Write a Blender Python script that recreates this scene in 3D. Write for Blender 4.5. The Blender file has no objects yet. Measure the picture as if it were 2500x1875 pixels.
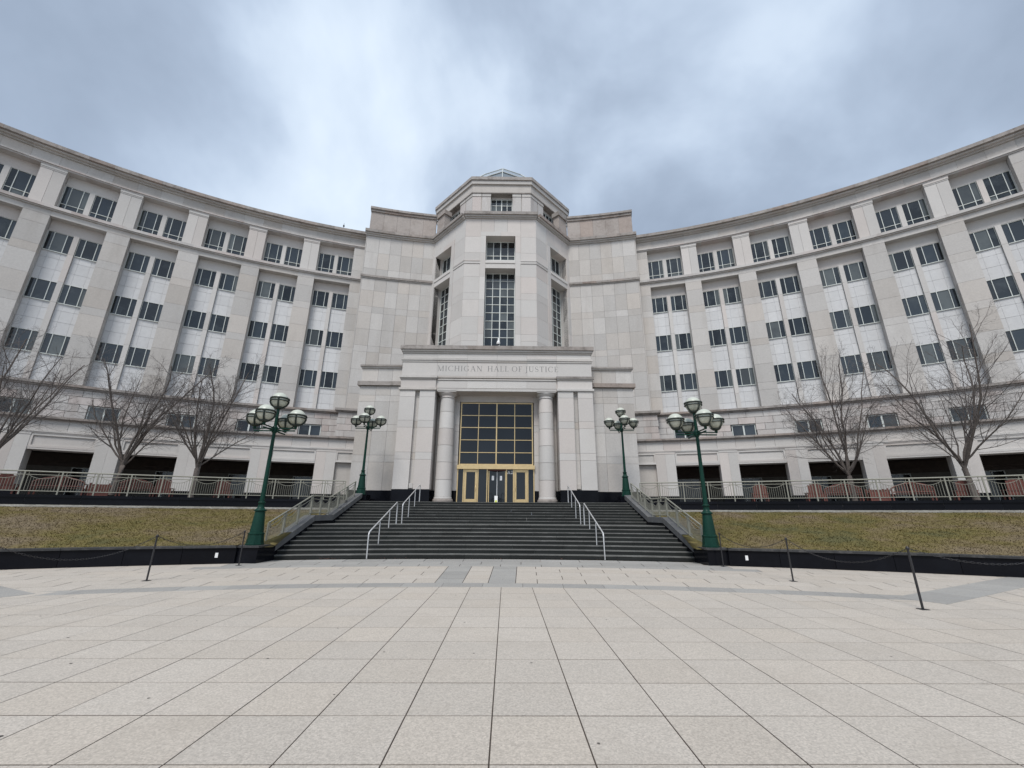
import bpy, math, random
from math import sin, cos, pi, radians as rad, hypot, atan2, asin, sqrt
from mathutils import Vector, Matrix
random.seed(7)
S = bpy.context.scene
COL = S.collection
CY = -18.0                      # every curve of the place shares the centre (0, CY)
ZT = 2.37                       # terrace level

# ---------------------------------------------------------------- camera
cam = bpy.data.objects.new('camera', bpy.data.cameras.new('camera'))
COL.objects.link(cam)
cam.data.sensor_width = 36.0
cam.data.lens = 36.0 * 1028.14 / 2500
cam.data.clip_start = 0.05
cam.data.clip_end = 3000
CM = [[0.9998965912747642, -0.009526140412753991, -0.010773087112975527],
      [-0.013123992080641802, -0.2981940796163498, -0.9544150311649673],
      [0.005879420802639958, 0.9544577222332034, -0.2982882647380398]]
cam.matrix_world = Matrix.Translation((0.755, 0, 1.6)) @ Matrix(CM).to_4x4()
S.camera = cam

# ---------------------------------------------------------------- sky, sun, exposure
SUN_EL, SUN_AZ = 54, 195        # azimuth measured clockwise from +Y: behind the camera
world = bpy.data.worlds.new('World'); S.world = world
world.use_nodes = True
W = world.node_tree; W.nodes.clear()
def wn(t, **k):
    n = W.nodes.new(t)
    for a, b in k.items(): setattr(n, a, b)
    return n
out = wn('ShaderNodeOutputWorld')
sky = wn('ShaderNodeTexSky', sky_type='NISHITA', sun_disc=False)
sky.sun_elevation = rad(SUN_EL); sky.sun_rotation = rad(SUN_AZ)
bg1 = wn('ShaderNodeBackground'); bg1.inputs[1].default_value = 0.08
W.links.new(sky.outputs[0], bg1.inputs[0])
tc = wn('ShaderNodeTexCoord')
sep = wn('ShaderNodeSeparateXYZ'); W.links.new(tc.outputs['Generated'], sep.inputs[0])
zc = wn('ShaderNodeMath', operation='MAXIMUM'); W.links.new(sep.outputs[2], zc.inputs[0]); zc.inputs[1].default_value = 0.0
za = wn('ShaderNodeMath', operation='ADD'); W.links.new(zc.outputs[0], za.inputs[0]); za.inputs[1].default_value = 1.15
dx = wn('ShaderNodeMath', operation='DIVIDE'); W.links.new(sep.outputs[0], dx.inputs[0]); W.links.new(za.outputs[0], dx.inputs[1])
dy = wn('ShaderNodeMath', operation='DIVIDE'); W.links.new(sep.outputs[1], dy.inputs[0]); W.links.new(za.outputs[0], dy.inputs[1])
cmb = wn('ShaderNodeCombineXYZ'); W.links.new(dx.outputs[0], cmb.inputs[0]); W.links.new(dy.outputs[0], cmb.inputs[1])
mp = wn('ShaderNodeMapping'); W.links.new(cmb.outputs[0], mp.inputs[0])
mp.inputs['Location'].default_value = (4.2, 3.2, 0); mp.inputs['Rotation'].default_value = (0, 0, rad(8)); mp.inputs['Scale'].default_value = (3.4, 3.0, 1)
n1 = wn('ShaderNodeTexNoise'); n1.inputs['Scale'].default_value = 1.0; n1.inputs['Detail'].default_value = 6.0
n1.inputs['Roughness'].default_value = 0.5; n1.inputs['Distortion'].default_value = 0.25
W.links.new(mp.outputs[0], n1.inputs['Vector'])
cr = wn('ShaderNodeValToRGB'); W.links.new(n1.outputs['Fac'], cr.inputs[0])
e = cr.color_ramp; e.interpolation = 'B_SPLINE'
e.elements[0].position = 0.26; e.elements[0].color = (0.22, 0.27, 0.345, 1)
e.elements[1].position = 0.80; e.elements[1].color = (0.90, 0.98, 1.04, 1)
k = e.elements.new(0.44); k.color = (0.34, 0.41, 0.52, 1)
k = e.elements.new(0.57); k.color = (0.53, 0.63, 0.765, 1)
bg2 = wn('ShaderNodeBackground'); W.links.new(cr.outputs[0], bg2.inputs[0]); bg2.inputs[1].default_value = 0.70
mx = wn('ShaderNodeMixShader'); mx.inputs[0].default_value = 0.88
W.links.new(bg1.outputs[0], mx.inputs[1]); W.links.new(bg2.outputs[0], mx.inputs[2])
W.links.new(mx.outputs[0], out.inputs[0])

sl = bpy.data.lights.new('sun', 'SUN'); sl.energy = 1.5; sl.angle = rad(22); sl.color = (1.0, 0.965, 0.92)
sun = bpy.data.objects.new('sun', sl); COL.objects.link(sun)
d = Vector((sin(rad(SUN_AZ)) * cos(rad(SUN_EL)), cos(rad(SUN_AZ)) * cos(rad(SUN_EL)), sin(rad(SUN_EL))))
sun.rotation_euler = d.to_track_quat('Z', 'Y').to_euler(); sun.location = d * 100
S.view_settings.view_transform = 'Standard'; S.view_settings.look = 'None'
S.view_settings.gamma = 1; S.view_settings.use_curve_mapping = False
S.view_settings.exposure = 0.90

# ---------------------------------------------------------------- materials
def mat(name, base, rough=0.8, var=0.0, tint=None, grain=0.0, gscale=60, stain=0.0, stain_col=(0.12, 0.1, 0.085), stain_scale=1.2, streak=False,
        bump=0.0, bscale=80, metallic=0.0, spec=0.5, ior=1.5, fleck=0.0):
    m = bpy.data.materials.new(name); m.use_nodes = True
    T = m.node_tree; P = T.nodes['Principled BSDF']
    P.inputs['Roughness'].default_value = rough; P.inputs['Metallic'].default_value = metallic
    P.inputs['IOR'].default_value = ior; P.inputs['Specular IOR Level'].default_value = spec
    def nd(t, **k):
        n = T.nodes.new(t)
        for a, b in k.items(): setattr(n, a, b)
        return n
    L = T.links.new
    cur = None
    geo = nd('ShaderNodeNewGeometry')
    rgb = nd('ShaderNodeRGB'); rgb.outputs[0].default_value = (*base, 1); cur = rgb.outputs[0]
    if var:
        oi = nd('ShaderNodeObjectInfo')
        ad = nd('ShaderNodeMath', operation='ADD'); L(oi.outputs['Random'], ad.inputs[0]); L(geo.outputs['Random Per Island'], ad.inputs[1])
        fr = nd('ShaderNodeMath', operation='FRACT'); L(ad.outputs[0], fr.inputs[0])
        hs = nd('ShaderNodeHueSaturation'); L(cur, hs.inputs['Color'])
        mr = nd('ShaderNodeMapRange'); L(fr.outputs[0], mr.inputs[0]); mr.inputs[3].default_value = 1 - var; mr.inputs[4].default_value = 1 + var
        L(mr.outputs[0], hs.inputs['Value']); cur = hs.outputs[0]
        if tint:
            m7 = nd('ShaderNodeMath', operation='MULTIPLY'); L(fr.outputs[0], m7.inputs[0]); m7.inputs[1].default_value = 7.31
            f2 = nd('ShaderNodeMath', operation='FRACT'); L(m7.outputs[0], f2.inputs[0])
            m8 = nd('ShaderNodeMath', operation='POWER'); L(f2.outputs[0], m8.inputs[0]); m8.inputs[1].default_value = 2.5
            mm = nd('ShaderNodeMix', data_type='RGBA', blend_type='MULTIPLY'); L(m8.outputs[0], mm.inputs[0]); L(cur, mm.inputs[6])
            mm.inputs[7].default_value = (*tint, 1); cur = mm.outputs[2]
    def noise(scale, detail=4, rough=0.6, vec=None):
        n = nd('ShaderNodeTexNoise'); n.inputs['Scale'].default_value = scale; n.inputs['Detail'].default_value = detail
        n.inputs['Roughness'].default_value = rough; L(vec if vec else geo.outputs['Position'], n.inputs['Vector']); return n.outputs['Fac']
    def mult(fac_socket, lo, hi, a=0.35, b=0.65):
        nonlocal cur
        r = nd('ShaderNodeMapRange'); L(fac_socket, r.inputs[0]); r.inputs[1].default_value = a; r.inputs[2].default_value = b
        r.inputs[3].default_value = lo; r.inputs[4].default_value = hi
        h = nd('ShaderNodeHueSaturation'); L(cur, h.inputs['Color']); L(r.outputs[0], h.inputs['Value']); cur = h.outputs[0]
    if grain:
        mult(noise(gscale, 3, 0.75), 1 - grain, 1 + grain, 0.3, 0.7)
        mult(noise(0.9, 4, 0.6), 1 - grain * 0.35, 1 + grain * 0.35, 0.3, 0.7)
    if fleck:
        v = nd('ShaderNodeTexVoronoi'); v.inputs['Scale'].default_value = gscale * 1.3; L(geo.outputs['Position'], v.inputs['Vector'])
        r = nd('ShaderNodeSeparateColor'); L(v.outputs['Color'], r.inputs[0])
        mult(r.outputs[0], 1 - fleck, 1 + fleck, 0.0, 1.0)
    if stain:
        vec = geo.outputs['Position']
        if streak:
            mpn = nd('ShaderNodeMapping'); L(vec, mpn.inputs[0]); mpn.inputs['Scale'].default_value = (1, 1, 0.18); vec = mpn.outputs[0]
        f = noise(stain_scale, 6, 0.65, vec)
        r = nd('ShaderNodeMapRange'); L(f, r.inputs[0]); r.inputs[1].default_value = 0.5; r.inputs[2].default_value = 0.75
        r.inputs[3].default_value = 0; r.inputs[4].default_value = stain
        mm = nd('ShaderNodeMix', data_type='RGBA'); L(r.outputs[0], mm.inputs[0]); L(cur, mm.inputs[6]); mm.inputs[7].default_value = (*stain_col, 1); cur = mm.outputs[2]
    L(cur, P.inputs['Base Color'])
    if bump:
        b = nd('ShaderNodeBump'); b.inputs['Strength'].default_value = bump; b.inputs['Distance'].default_value = 0.01
        L(noise(bscale, 4, 0.7), b.inputs['Height']); L(b.outputs[0], P.inputs['Normal'])
    return m

ST = mat('limestone', (0.475, 0.456, 0.434), 0.87, var=0.10, tint=(0.96, 0.92, 0.88), grain=0.07, gscale=9, stain=0.3, stain_col=(0.27, 0.24, 0.21), stain_scale=0.8, streak=True, bump=0.25, bscale=40)
STF = mat('limestone_fine', (0.53, 0.51, 0.486), 0.87, var=0.075, tint=(1.0, 0.95, 0.93), grain=0.05, gscale=12, stain=0.08, stain_col=(0.27, 0.23, 0.2), stain_scale=0.7, bump=0.2, bscale=40)
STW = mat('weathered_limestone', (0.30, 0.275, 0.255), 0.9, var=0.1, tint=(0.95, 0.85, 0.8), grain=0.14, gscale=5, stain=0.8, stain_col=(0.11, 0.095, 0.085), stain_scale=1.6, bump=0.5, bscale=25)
PRP = mat('parapet_limestone', (0.36, 0.325, 0.30), 0.9, var=0.06, tint=(0.98, 0.9, 0.86), grain=0.1, gscale=5, stain=0.6, stain_col=(0.17, 0.135, 0.115), stain_scale=0.8, bump=0.3, bscale=35)
STR = mat('stained_limestone', (0.48, 0.46, 0.44), 0.88, var=0.09, tint=(1.0, 0.92, 0.9), grain=0.07, gscale=8, stain=0.6, stain_col=(0.23, 0.175, 0.15), stain_scale=0.75, streak=True, bump=0.3, bscale=35)
WHT = mat('white_marble', (0.55, 0.55, 0.55), 0.6, var=0.05, grain=0.05, gscale=4, stain=0.15, stain_col=(0.45, 0.44, 0.44), stain_scale=1.1, streak=True)
JNT = mat('joint_backing', (0.2, 0.19, 0.18), 0.95, grain=0.1, gscale=10)
BLK = mat('black_granite', (0.006, 0.0065, 0.009), 0.14, var=0.2, grain=0.3, gscale=90, spec=0.1, stain=0.25, stain_col=(0.015, 0.018, 0.024), stain_scale=1.5)
CPG = mat('grey_granite_coping', (0.11, 0.112, 0.115), 0.6, var=0.2, grain=0.25, gscale=40, stain=0.8, stain_col=(0.2, 0.195, 0.18), stain_scale=2.5)
BLKT = mat('black_granite_cap', (0.028, 0.028, 0.029), 0.45, var=0.2, grain=0.3, gscale=60, stain=0.6, stain_col=(0.16, 0.15, 0.14), stain_scale=4)
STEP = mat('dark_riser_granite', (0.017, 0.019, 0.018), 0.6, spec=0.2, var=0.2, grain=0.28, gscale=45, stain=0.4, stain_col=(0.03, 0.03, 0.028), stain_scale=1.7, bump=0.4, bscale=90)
TREAD = mat('pale_tread_granite', (0.115, 0.115, 0.108), 0.8, spec=0.25, var=0.12, grain=0.28, gscale=45, stain=0.6, stain_col=(0.24, 0.24, 0.23), stain_scale=1.7, bump=0.4, bscale=90)  # paler granite than the risers
PAV = mat('pink_granite_paving', (0.455, 0.41, 0.357), 0.85, var=0.04, tint=(1.0, 0.985, 0.965), grain=0.12, gscale=55, fleck=0.15, stain=0.45, stain_col=(0.32, 0.28, 0.235), stain_scale=0.9, bump=0.35, bscale=120)
PAVG = mat('grey_granite_paving', (0.315, 0.302, 0.28), 0.8, var=0.1, grain=0.14, gscale=50, fleck=0.12, stain=0.3, stain_col=(0.24, 0.25, 0.255), stain_scale=2, bump=0.35, bscale=120)
BED = mat('paving_bed', (0.06, 0.045, 0.035), 0.95, grain=0.3, gscale=30)
GRD = mat('ground_paving', (0.33, 0.30, 0.27), 0.9, grain=0.2, gscale=3)
GLS = mat('window_glass', (0.016, 0.022, 0.028), 0.035, var=0.75, spec=0.5, ior=1.62, stain=0.75, stain_col=(0.055, 0.066, 0.07), stain_scale=1.1)  # pane tones and blotches painted in place of reflections and blinds
GLSB = mat('window_glass_blind', (0.075, 0.085, 0.085), 0.05, var=0.45, spec=0.5, ior=1.62, stain=0.6, stain_col=(0.03, 0.035, 0.04), stain_scale=0.9)
GLD = mat('door_glass', (0.006, 0.008, 0.011), 0.05, var=0.4, spec=0.5, ior=1.55)
FRM = mat('pale_window_frame', (0.60, 0.63, 0.60), 0.45, grain=0.03, gscale=5)
GOLD = mat('brass', (0.70, 0.52, 0.27), 0.3, var=0.06, metallic=0.55, grain=0.1, gscale=6)
GRN = mat('green_paint', (0.0035, 0.033, 0.022), 0.45, grain=0.18, gscale=14, spec=0.2, stain=0.4, stain_col=(0.004, 0.02, 0.016), stain_scale=3)
IRN = mat('dark_cage_metal', (0.022, 0.03, 0.024), 0.5, grain=0.2, gscale=20)
RAIL = mat('beige_rail_paint', (0.26, 0.255, 0.21), 0.5, var=0.04, grain=0.08, gscale=10)
STL = mat('brushed_steel', (0.6, 0.6, 0.6), 0.38, metallic=0.35, grain=0.05, gscale=20)
CHN = mat('black_post_metal', (0.02, 0.019, 0.021), 0.5, grain=0.2, gscale=30)
REDW = mat('red_stained_wood', (0.115, 0.034, 0.024), 0.6, var=0.25, grain=0.2, gscale=25)
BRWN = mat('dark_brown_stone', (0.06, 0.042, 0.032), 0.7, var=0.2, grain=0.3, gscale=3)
LTR = mat('shaded_letter_and_print', (0.22, 0.215, 0.21), 0.9, grain=0.15, gscale=14)  # shade of cut letters put into the colour; also serves as print
WPL = mat('white_plastic', (0.75, 0.75, 0.74), 0.5)
PAP = mat('paper', (0.8, 0.82, 0.84), 0.7)
YEL = mat('yellow_green_paint', (0.55, 0.6, 0.1), 0.6)
BARK = mat('tree_bark', (0.105, 0.088, 0.078), 0.95, var=0.15, grain=0.35, gscale=18, stain=0.4, stain_col=(0.19, 0.17, 0.155), stain_scale=5, bump=0.8, bscale=30)
TWIG = mat('twig_bark', (0.115, 0.10, 0.094), 0.95, grain=0.3, gscale=6)
GRV = mat('pale_gravel', (0.24, 0.23, 0.205), 0.95, grain=0.45, gscale=9, stain=0.9, stain_col=(0.1, 0.09, 0.06), stain_scale=1.5, bump=1.0, bscale=25)

# globe: milky top and ribbed clear bottom are separate materials
def globe_mat(name, col, tr, rough):
    m = bpy.data.materials.new(name); m.use_nodes = True
    P = m.node_tree.nodes['Principled BSDF']; P.inputs['Base Color'].default_value = (*col, 1)
    P.inputs['Roughness'].default_value = rough; P.inputs['Transmission Weight'].default_value = tr; P.inputs['IOR'].default_value = 1.45
    return m
GLT = globe_mat('milky_globe', (0.50, 0.52, 0.45), 0.0, 0.35)
GLB = mat('ribbed_globe', (0.46, 0.47, 0.39), 0.15, grain=0.25, gscale=7, ior=1.6)

def grass_mat(name, blade):
    m = bpy.data.materials.new(name); m.use_nodes = True
    T = m.node_tree; P = T.nodes['Principled BSDF']; P.inputs['Roughness'].default_value = 0.95; P.inputs['Specular IOR Level'].default_value = 0.15
    L = T.links.new; g = T.nodes.new('ShaderNodeNewGeometry')
    n = T.nodes.new('ShaderNodeTexNoise'); n.inputs['Scale'].default_value = 0.42; n.inputs['Detail'].default_value = 5; n.inputs['Roughness'].default_value = 0.62; L(g.outputs['Position'], n.inputs['Vector'])
    sx = T.nodes.new('ShaderNodeSeparateXYZ'); L(g.outputs['Position'], sx.inputs[0])
    mr = T.nodes.new('ShaderNodeMapRange'); L(sx.outputs[0], mr.inputs[0]); mr.inputs[1].default_value = -25; mr.inputs[2].default_value = 12
    mr.inputs[3].default_value = -0.06; mr.inputs[4].default_value = 0.03
    ad = T.nodes.new('ShaderNodeMath'); ad.operation = 'ADD'; L(n.outputs['Fac'], ad.inputs[0]); L(mr.outputs[0], ad.inputs[1])
    r = T.nodes.new('ShaderNodeValToRGB'); L(ad.outputs[0], r.inputs[0]); e = r.color_ramp
    e.elements[0].position = 0.36; e.elements[0].color = (0.168, 0.132, 0.085, 1)
    e.elements[1].position = 0.68; e.elements[1].color = (0.10, 0.094, 0.042, 1)
    k = e.elements.new(0.47); k.color = (0.155, 0.122, 0.06, 1)
    k = e.elements.new(0.56); k.color = (0.138, 0.114, 0.042, 1)
    n2 = T.nodes.new('ShaderNodeTexNoise'); n2.inputs['Scale'].default_value = 9; n2.inputs['Detail'].default_value = 6; n2.inputs['Roughness'].default_value = 0.8; L(g.outputs['Position'], n2.inputs['Vector'])
    m2 = T.nodes.new('ShaderNodeMapRange'); L(n2.outputs['Fac'], m2.inputs[0]); m2.inputs[1].default_value = 0.3; m2.inputs[2].default_value = 0.7
    m2.inputs[3].default_value = 0.76; m2.inputs[4].default_value = 1.25
    h = T.nodes.new('ShaderNodeHueSaturation'); L(r.outputs[0], h.inputs['Color']); L(m2.outputs[0], h.inputs['Value'])
    col = h.outputs[0]
    if blade:
        m3 = T.nodes.new('ShaderNodeMapRange'); L(g.outputs['Random Per Island'], m3.inputs[0]); m3.inputs[3].default_value = 0.9; m3.inputs[4].default_value = 1.5
        h2 = T.nodes.new('ShaderNodeHueSaturation'); L(col, h2.inputs['Color']); L(m3.outputs[0], h2.inputs['Value']); col = h2.outputs[0]
    L(col, P.inputs['Base Color'])
    return m
GRS = grass_mat('winter_lawn', False); GRB = grass_mat('winter_grass_blades', True)

# ---------------------------------------------------------------- building helpers
class N:                        # a placed object with its world position and turn
    def __init__(s, o, w, r=0.0): s.o, s.w, s.r = o, Vector(w), r
def tag(n, label=None, cat=None, group=None, kind=None):
    o = n.o if isinstance(n, N) else n
    if label: o['label'] = label
    if cat: o['category'] = cat
    if group: o['group'] = group
    if kind: o['kind'] = kind
    return n
def put(name, data, parent=None, loc=(0, 0, 0), rot=0.0):
    o = bpy.data.objects.new(name, data); COL.objects.link(o)
    loc = Vector(loc)
    if parent:
        o.parent = parent.o
        d = loc - parent.w; c, s_ = cos(-parent.r), sin(-parent.r)
        o.location = (d.x * c - d.y * s_, d.x * s_ + d.y * c, d.z); o.rotation_euler = (0, 0, rot - parent.r)
    else:
        o.location = loc; o.rotation_euler = (0, 0, rot)
    return N(o, loc, rot)
def thing(name, label, cat, loc=(0, 0, 0), rot=0.0, group=None):
    return tag(put(name, None, None, loc, rot), label, cat, group)
def pol(R, a, z=0.0):           # a in degrees from +Y towards +X
    return (R * sin(rad(a)), CY + R * cos(rad(a)), z)

class MB:                       # collects shapes in world or local coordinates
    def __init__(s): s.v, s.f, s.sm = [], [], []
    def add(s, v, f, smooth=False):
        b = len(s.v); s.v += v; s.f += [tuple(b + i for i in q) for q in f]; s.sm += [smooth] * len(f)
    def box(s, x0, x1, y0, y1, z0, z1):
        s.add([(x0, y0, z0), (x1, y0, z0), (x1, y1, z0), (x0, y1, z0), (x0, y0, z1), (x1, y0, z1), (x1, y1, z1), (x0, y1, z1)],
              [(0, 3, 2, 1), (4, 5, 6, 7), (0, 1, 5, 4), (1, 2, 6, 5), (2, 3, 7, 6), (3, 0, 4, 7)])
        return s
    def arc(s, R0, R1, a0, a1, z0, z1, step=1.2, z0b=None, z1b=None):  # R0 faces the plaza
        if a1 < a0: a0, a1 = a1, a0
        n = max(1, int(math.ceil((a1 - a0) / step))); v = []
        z0b = z0 if z0b is None else z0b; z1b = z1 if z1b is None else z1b
        for i in range(n + 1):
            a = rad(a0 + (a1 - a0) * i / n); sa, ca = sin(a), cos(a)
            v += [(R0 * sa, CY + R0 * ca, z0), (R1 * sa, CY + R1 * ca, z0b), (R1 * sa, CY + R1 * ca, z1b), (R0 * sa, CY + R0 * ca, z1)]
        f = []
        for i in range(n):
            b = 4 * i
            for j in range(4):
                k = (j + 1) % 4; f.append((b + j, b + 4 + j, b + 4 + k, b + k))
        f += [(0, 1, 2, 3), (4 * n + 3, 4 * n + 2, 4 * n + 1, 4 * n)]
        s.add(v, f); return s
    def prism(s, pts, z0, z1):   # polygon in xy, extruded
        n = len(pts)
        s.add([(x, y, z0) for x, y in pts] + [(x, y, z1) for x, y in pts],
              [tuple(range(n))[::-1], tuple(range(n, 2 * n))] + [(i, (i + 1) % n, n + (i + 1) % n, n + i) for i in range(n)]); return s
    def prism_x(s, pts, x0, x1): # polygon in yz, extruded along x
        n = len(pts)
        s.add([(x0, y, z) for y, z in pts] + [(x1, y, z) for y, z in pts],
              [tuple(range(n)), tuple(range(n, 2 * n))[::-1]] + [(i, n + i, n + (i + 1) % n, (i + 1) % n) for i in range(n)]); return s
    def lathe(s, prof, n=16, c=(0, 0, 0), smooth=True, rot=0.0):
        v = []; f = []
        for r, z in prof:
            for i in range(n):
                a = 2 * pi * i / n + rot; v.append((c[0] + r * cos(a), c[1] + r * sin(a), c[2] + z))
        for j in range(len(prof) - 1):
            for i in range(n): f.append((j * n + i, j * n + (i + 1) % n, (j + 1) * n + (i + 1) % n, (j + 1) * n + i))
        s.add(v, f, smooth); s.add(v[:n] + v[-n:], [tuple(range(n))[::-1], tuple(range(n, 2 * n))]); return s
    def tube(s, pts, r, n=6, r1=None, smooth=True):
        pts = [Vector(p) for p in pts]; v = []; f = []; m = len(pts)
        for i, p in enumerate(pts):
            t = (pts[min(i + 1, m - 1)] - pts[max(i - 1, 0)]).normalized()
            u = t.cross(Vector((0, 0, 1)))
            if u.length < 0.05: u = t.cross(Vector((1, 0, 0)))
            u.normalize(); w = t.cross(u)
            rr = r if r1 is None else r + (r1 - r) * i / (m - 1)
            for j in range(n):
                a = 2 * pi * j / n; v.append(tuple(p + u * (rr * cos(a)) + w * (rr * sin(a))))
        for i in range(m - 1):
            for j in range(n): f.append((i * n + j, i * n + (j + 1) % n, (i + 1) * n + (j + 1) % n, (i + 1) * n + j))
        s.add(v, f, smooth)
        if n > 4: s.add(v[:n] + v[-n:], [tuple(range(n))[::-1], tuple(range(n, 2 * n))])
        return s
    def mesh(s, name, mt):
        me = bpy.data.meshes.new(name); me.from_pydata(s.v, [], s.f)
        if isinstance(mt, (list, tuple)):
            for q in mt: me.materials.append(q)
        else: me.materials.append(mt)
        if any(s.sm): me.polygons.foreach_set('use_smooth', s.sm)
        me.update(); return me
    def build(s, name, mt, parent=None, org=None):
        if org is None:
            xs = [p[0] for p in s.v]; ys = [p[1] for p in s.v]; zs = [p[2] for p in s.v]
            org = ((min(xs) + max(xs)) / 2, (min(ys) + max(ys)) / 2, min(zs))
        s.v = [(x - org[0], y - org[1], z - org[2]) for x, y, z in s.v]
        n = put(name, s.mesh(name, mt), parent, org, 0.0)
        return n
_cache = {}
def fix_normals(me):
    import bmesh
    b = bmesh.new(); b.from_mesh(me); bmesh.ops.recalc_face_normals(b, faces=b.faces); b.to_mesh(me); b.free()
def bm_box(w, dd, h, mt):        # front face on y=0, foot on z=0
    k = ('b', round(w, 3), round(dd, 3), round(h, 3), mt.name)
    if k not in _cache: _cache[k] = MB().box(-w / 2, w / 2, 0, dd, 0, h).mesh('block', mt)
    return _cache[k]
def cbox(name, mt, parent, R, a, w, dd, z0, z1, out_=0.0):      # box on the circle
    return put(name, bm_box(w, dd, z1 - z0, mt), parent, pol(R, a, z0), -rad(a))
class Pl:                       # a vertical plane: origin, turn; u along, depth away from the viewer
    def __init__(s, x, y, r): s.x, s.y, s.r = x, y, r
    def at(s, u, dd=0.0, z=0.0): return (s.x + u * cos(s.r) - dd * sin(s.r), s.y + u * sin(s.r) + dd * cos(s.r), z)
    def box(s, name, mt, parent, u0, u1, d0, d1, z0, z1):
        return put(name, bm_box(u1 - u0, d1 - d0, z1 - z0, mt), parent, s.at((u0 + u1) / 2, d0, z0), s.r)
def window(parent, loc, rot, us, zs, mt_f=None, mt_g=None, fw=0.05, edge=0.07, dd=0.10, name='window', heavy=()):
    """frame with bars at us x zs (edges included) and one pane per opening; z in world, u around loc"""
    mt_f = mt_f or FRM; mt_g = mt_g or GLS
    z0 = zs[0]; key = ('w', tuple(round(u, 2) for u in us), tuple(round(z - z0, 2) for z in zs), fw, edge, mt_f.name)
    if key not in _cache:
        m = MB(); H = zs[-1] - z0
        for i, u in enumerate(us):
            w = edge if i in (0, len(us) - 1) else (fw * 1.7 if i in heavy else fw)
            a, b = (u, u + w) if i == 0 else (u - w, u) if i == len(us) - 1 else (u - w / 2, u + w / 2)
            m.box(a, b, 0, dd, 0, H)
        for j, z in enumerate(zs):
            z -= z0; w = edge if j in (0, len(zs) - 1) else fw
            a, b = (z, z + w) if j == 0 else (z - w, z) if j == len(zs) - 1 else (z - w / 2, z + w / 2)
            m.box(us[0] + 0.01, us[-1] - 0.01, 0.006, dd - 0.006, a + (0.001), b - 0.001)
        _cache[key] = m.mesh('window_frame', mt_f)
    n = put(name, _cache[key], parent, (loc[0], loc[1], z0), rot)
    for i in range(len(us) - 1):
        for j in range(len(zs) - 1):
            w, h = us[i + 1] - us[i] - 0.02, zs[j + 1] - zs[j] - 0.02
            uc = (us[i] + us[i + 1]) / 2
            mg = mt_g
            if mt_g is GLS and random.random() < 0.2: mg = GLSB
            k = ('p', round(w, 2), round(h, 2), mg.name)
            if k not in _cache: _cache[k] = MB().box(-w / 2, w / 2, 0, 0.012, 0, h).mesh('pane', mg)
            p = (loc[0] + uc * cos(rot) - 0.06 * sin(rot), loc[1] + uc * sin(rot) + 0.06 * cos(rot), zs[j] + 0.01)
            put('pane', _cache[k], n, p, rot)
    return n
J = 0.013                       # joint width between facing stones
# course heights shared by the whole building
COURSE = [10.35, 11.87, 12.51, 14.16, 15.89, 16.50, 18.16, 19.85, 20.52, 22.20, 23.05]

# ================================================================ SETTING: ground
tag(MB().box(-600, 600, -500, 700, -0.5, -0.04).build('ground', GRD), kind='structure')
PX0, PXS, PY0, PYS = -0.07, 0.7235, 3.47, 0.725
plaza = tag(MB().box(-46, 46, -22, 16.4, -0.036, -0.0035).build('plaza_pavement', BED), kind='structure')
RB0, RB1 = 28.85, 29.45
def clip(poly, nx, ny, c):      # keep nx*x+ny*y <= c
    o = []
    for i in range(len(poly)):
        p, q = poly[i], poly[(i + 1) % len(poly)]
        dp, dq = nx * p[0] + ny * p[1] - c, nx * q[0] + ny * q[1] - c
        if dp <= 0: o.append(p)
        if dp * dq < 0:
            t = dp / (dp - dq); o.append((p[0] + t * (q[0] - p[0]), p[1] + t * (q[1] - p[1])))
    return o
slab_me = MB().box(-PXS / 2 + 0.006, PXS / 2 - 0.006, -PYS / 2 + 0.0075, PYS / 2 - 0.0075, -0.015, 0).mesh('paving_slab', PAV)
cells = []; rest = MB()
for i in range(-56, 57):
    for j in range(-32, 18):
        x0 = PX0 + i * PXS; y0 = PY0 + j * PYS
        if abs(x0) > 40: continue
        g = (0.006, 0.0075)
        P = [(x0 + g[0], y0 + g[1]), (x0 + PXS - g[0], y0 + g[1]), (x0 + PXS - g[0], y0 + PYS - g[1]), (x0 + g[0], y0 + PYS - g[1])]
        xc, yc = x0 + PXS / 2, y0 + PYS / 2
        th = atan2(xc, yc - CY); r = hypot(xc, yc - CY)
        if r > RB1 + 0.7: continue
        full = r < RB0 - 0.55
        if full and yc > 2.6 and abs(xc - 0.755) < yc * 1.30 + 1.0 and yc < 12: cells.append((hypot(xc - .755, yc), xc, yc)); continue
        if not full: P = clip(P, sin(th), cos(th), (RB0 if abs(math.degrees(th)) < 18.2 else RB1) + CY * cos(th))
        if len(P) > 2: rest.prism(P, -0.015, random.uniform(-0.0012, 0.0012))
cells.sort()
for kx, (dd_, x, y) in enumerate(cells):
    if kx < 300: put('paving_slab', slab_me, plaza, (x, y, random.uniform(-0.0012, 0.0012)))
    else: rest.box(x - PXS / 2 + 0.006, x + PXS / 2 - 0.006, y - PYS / 2 + 0.0075, y + PYS / 2 - 0.0075, -0.015, random.uniform(-0.0012, 0.0012))
tag(rest.build('slab_field', PAV, plaza, (0, 0, 0)), kind='stuff')
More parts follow.
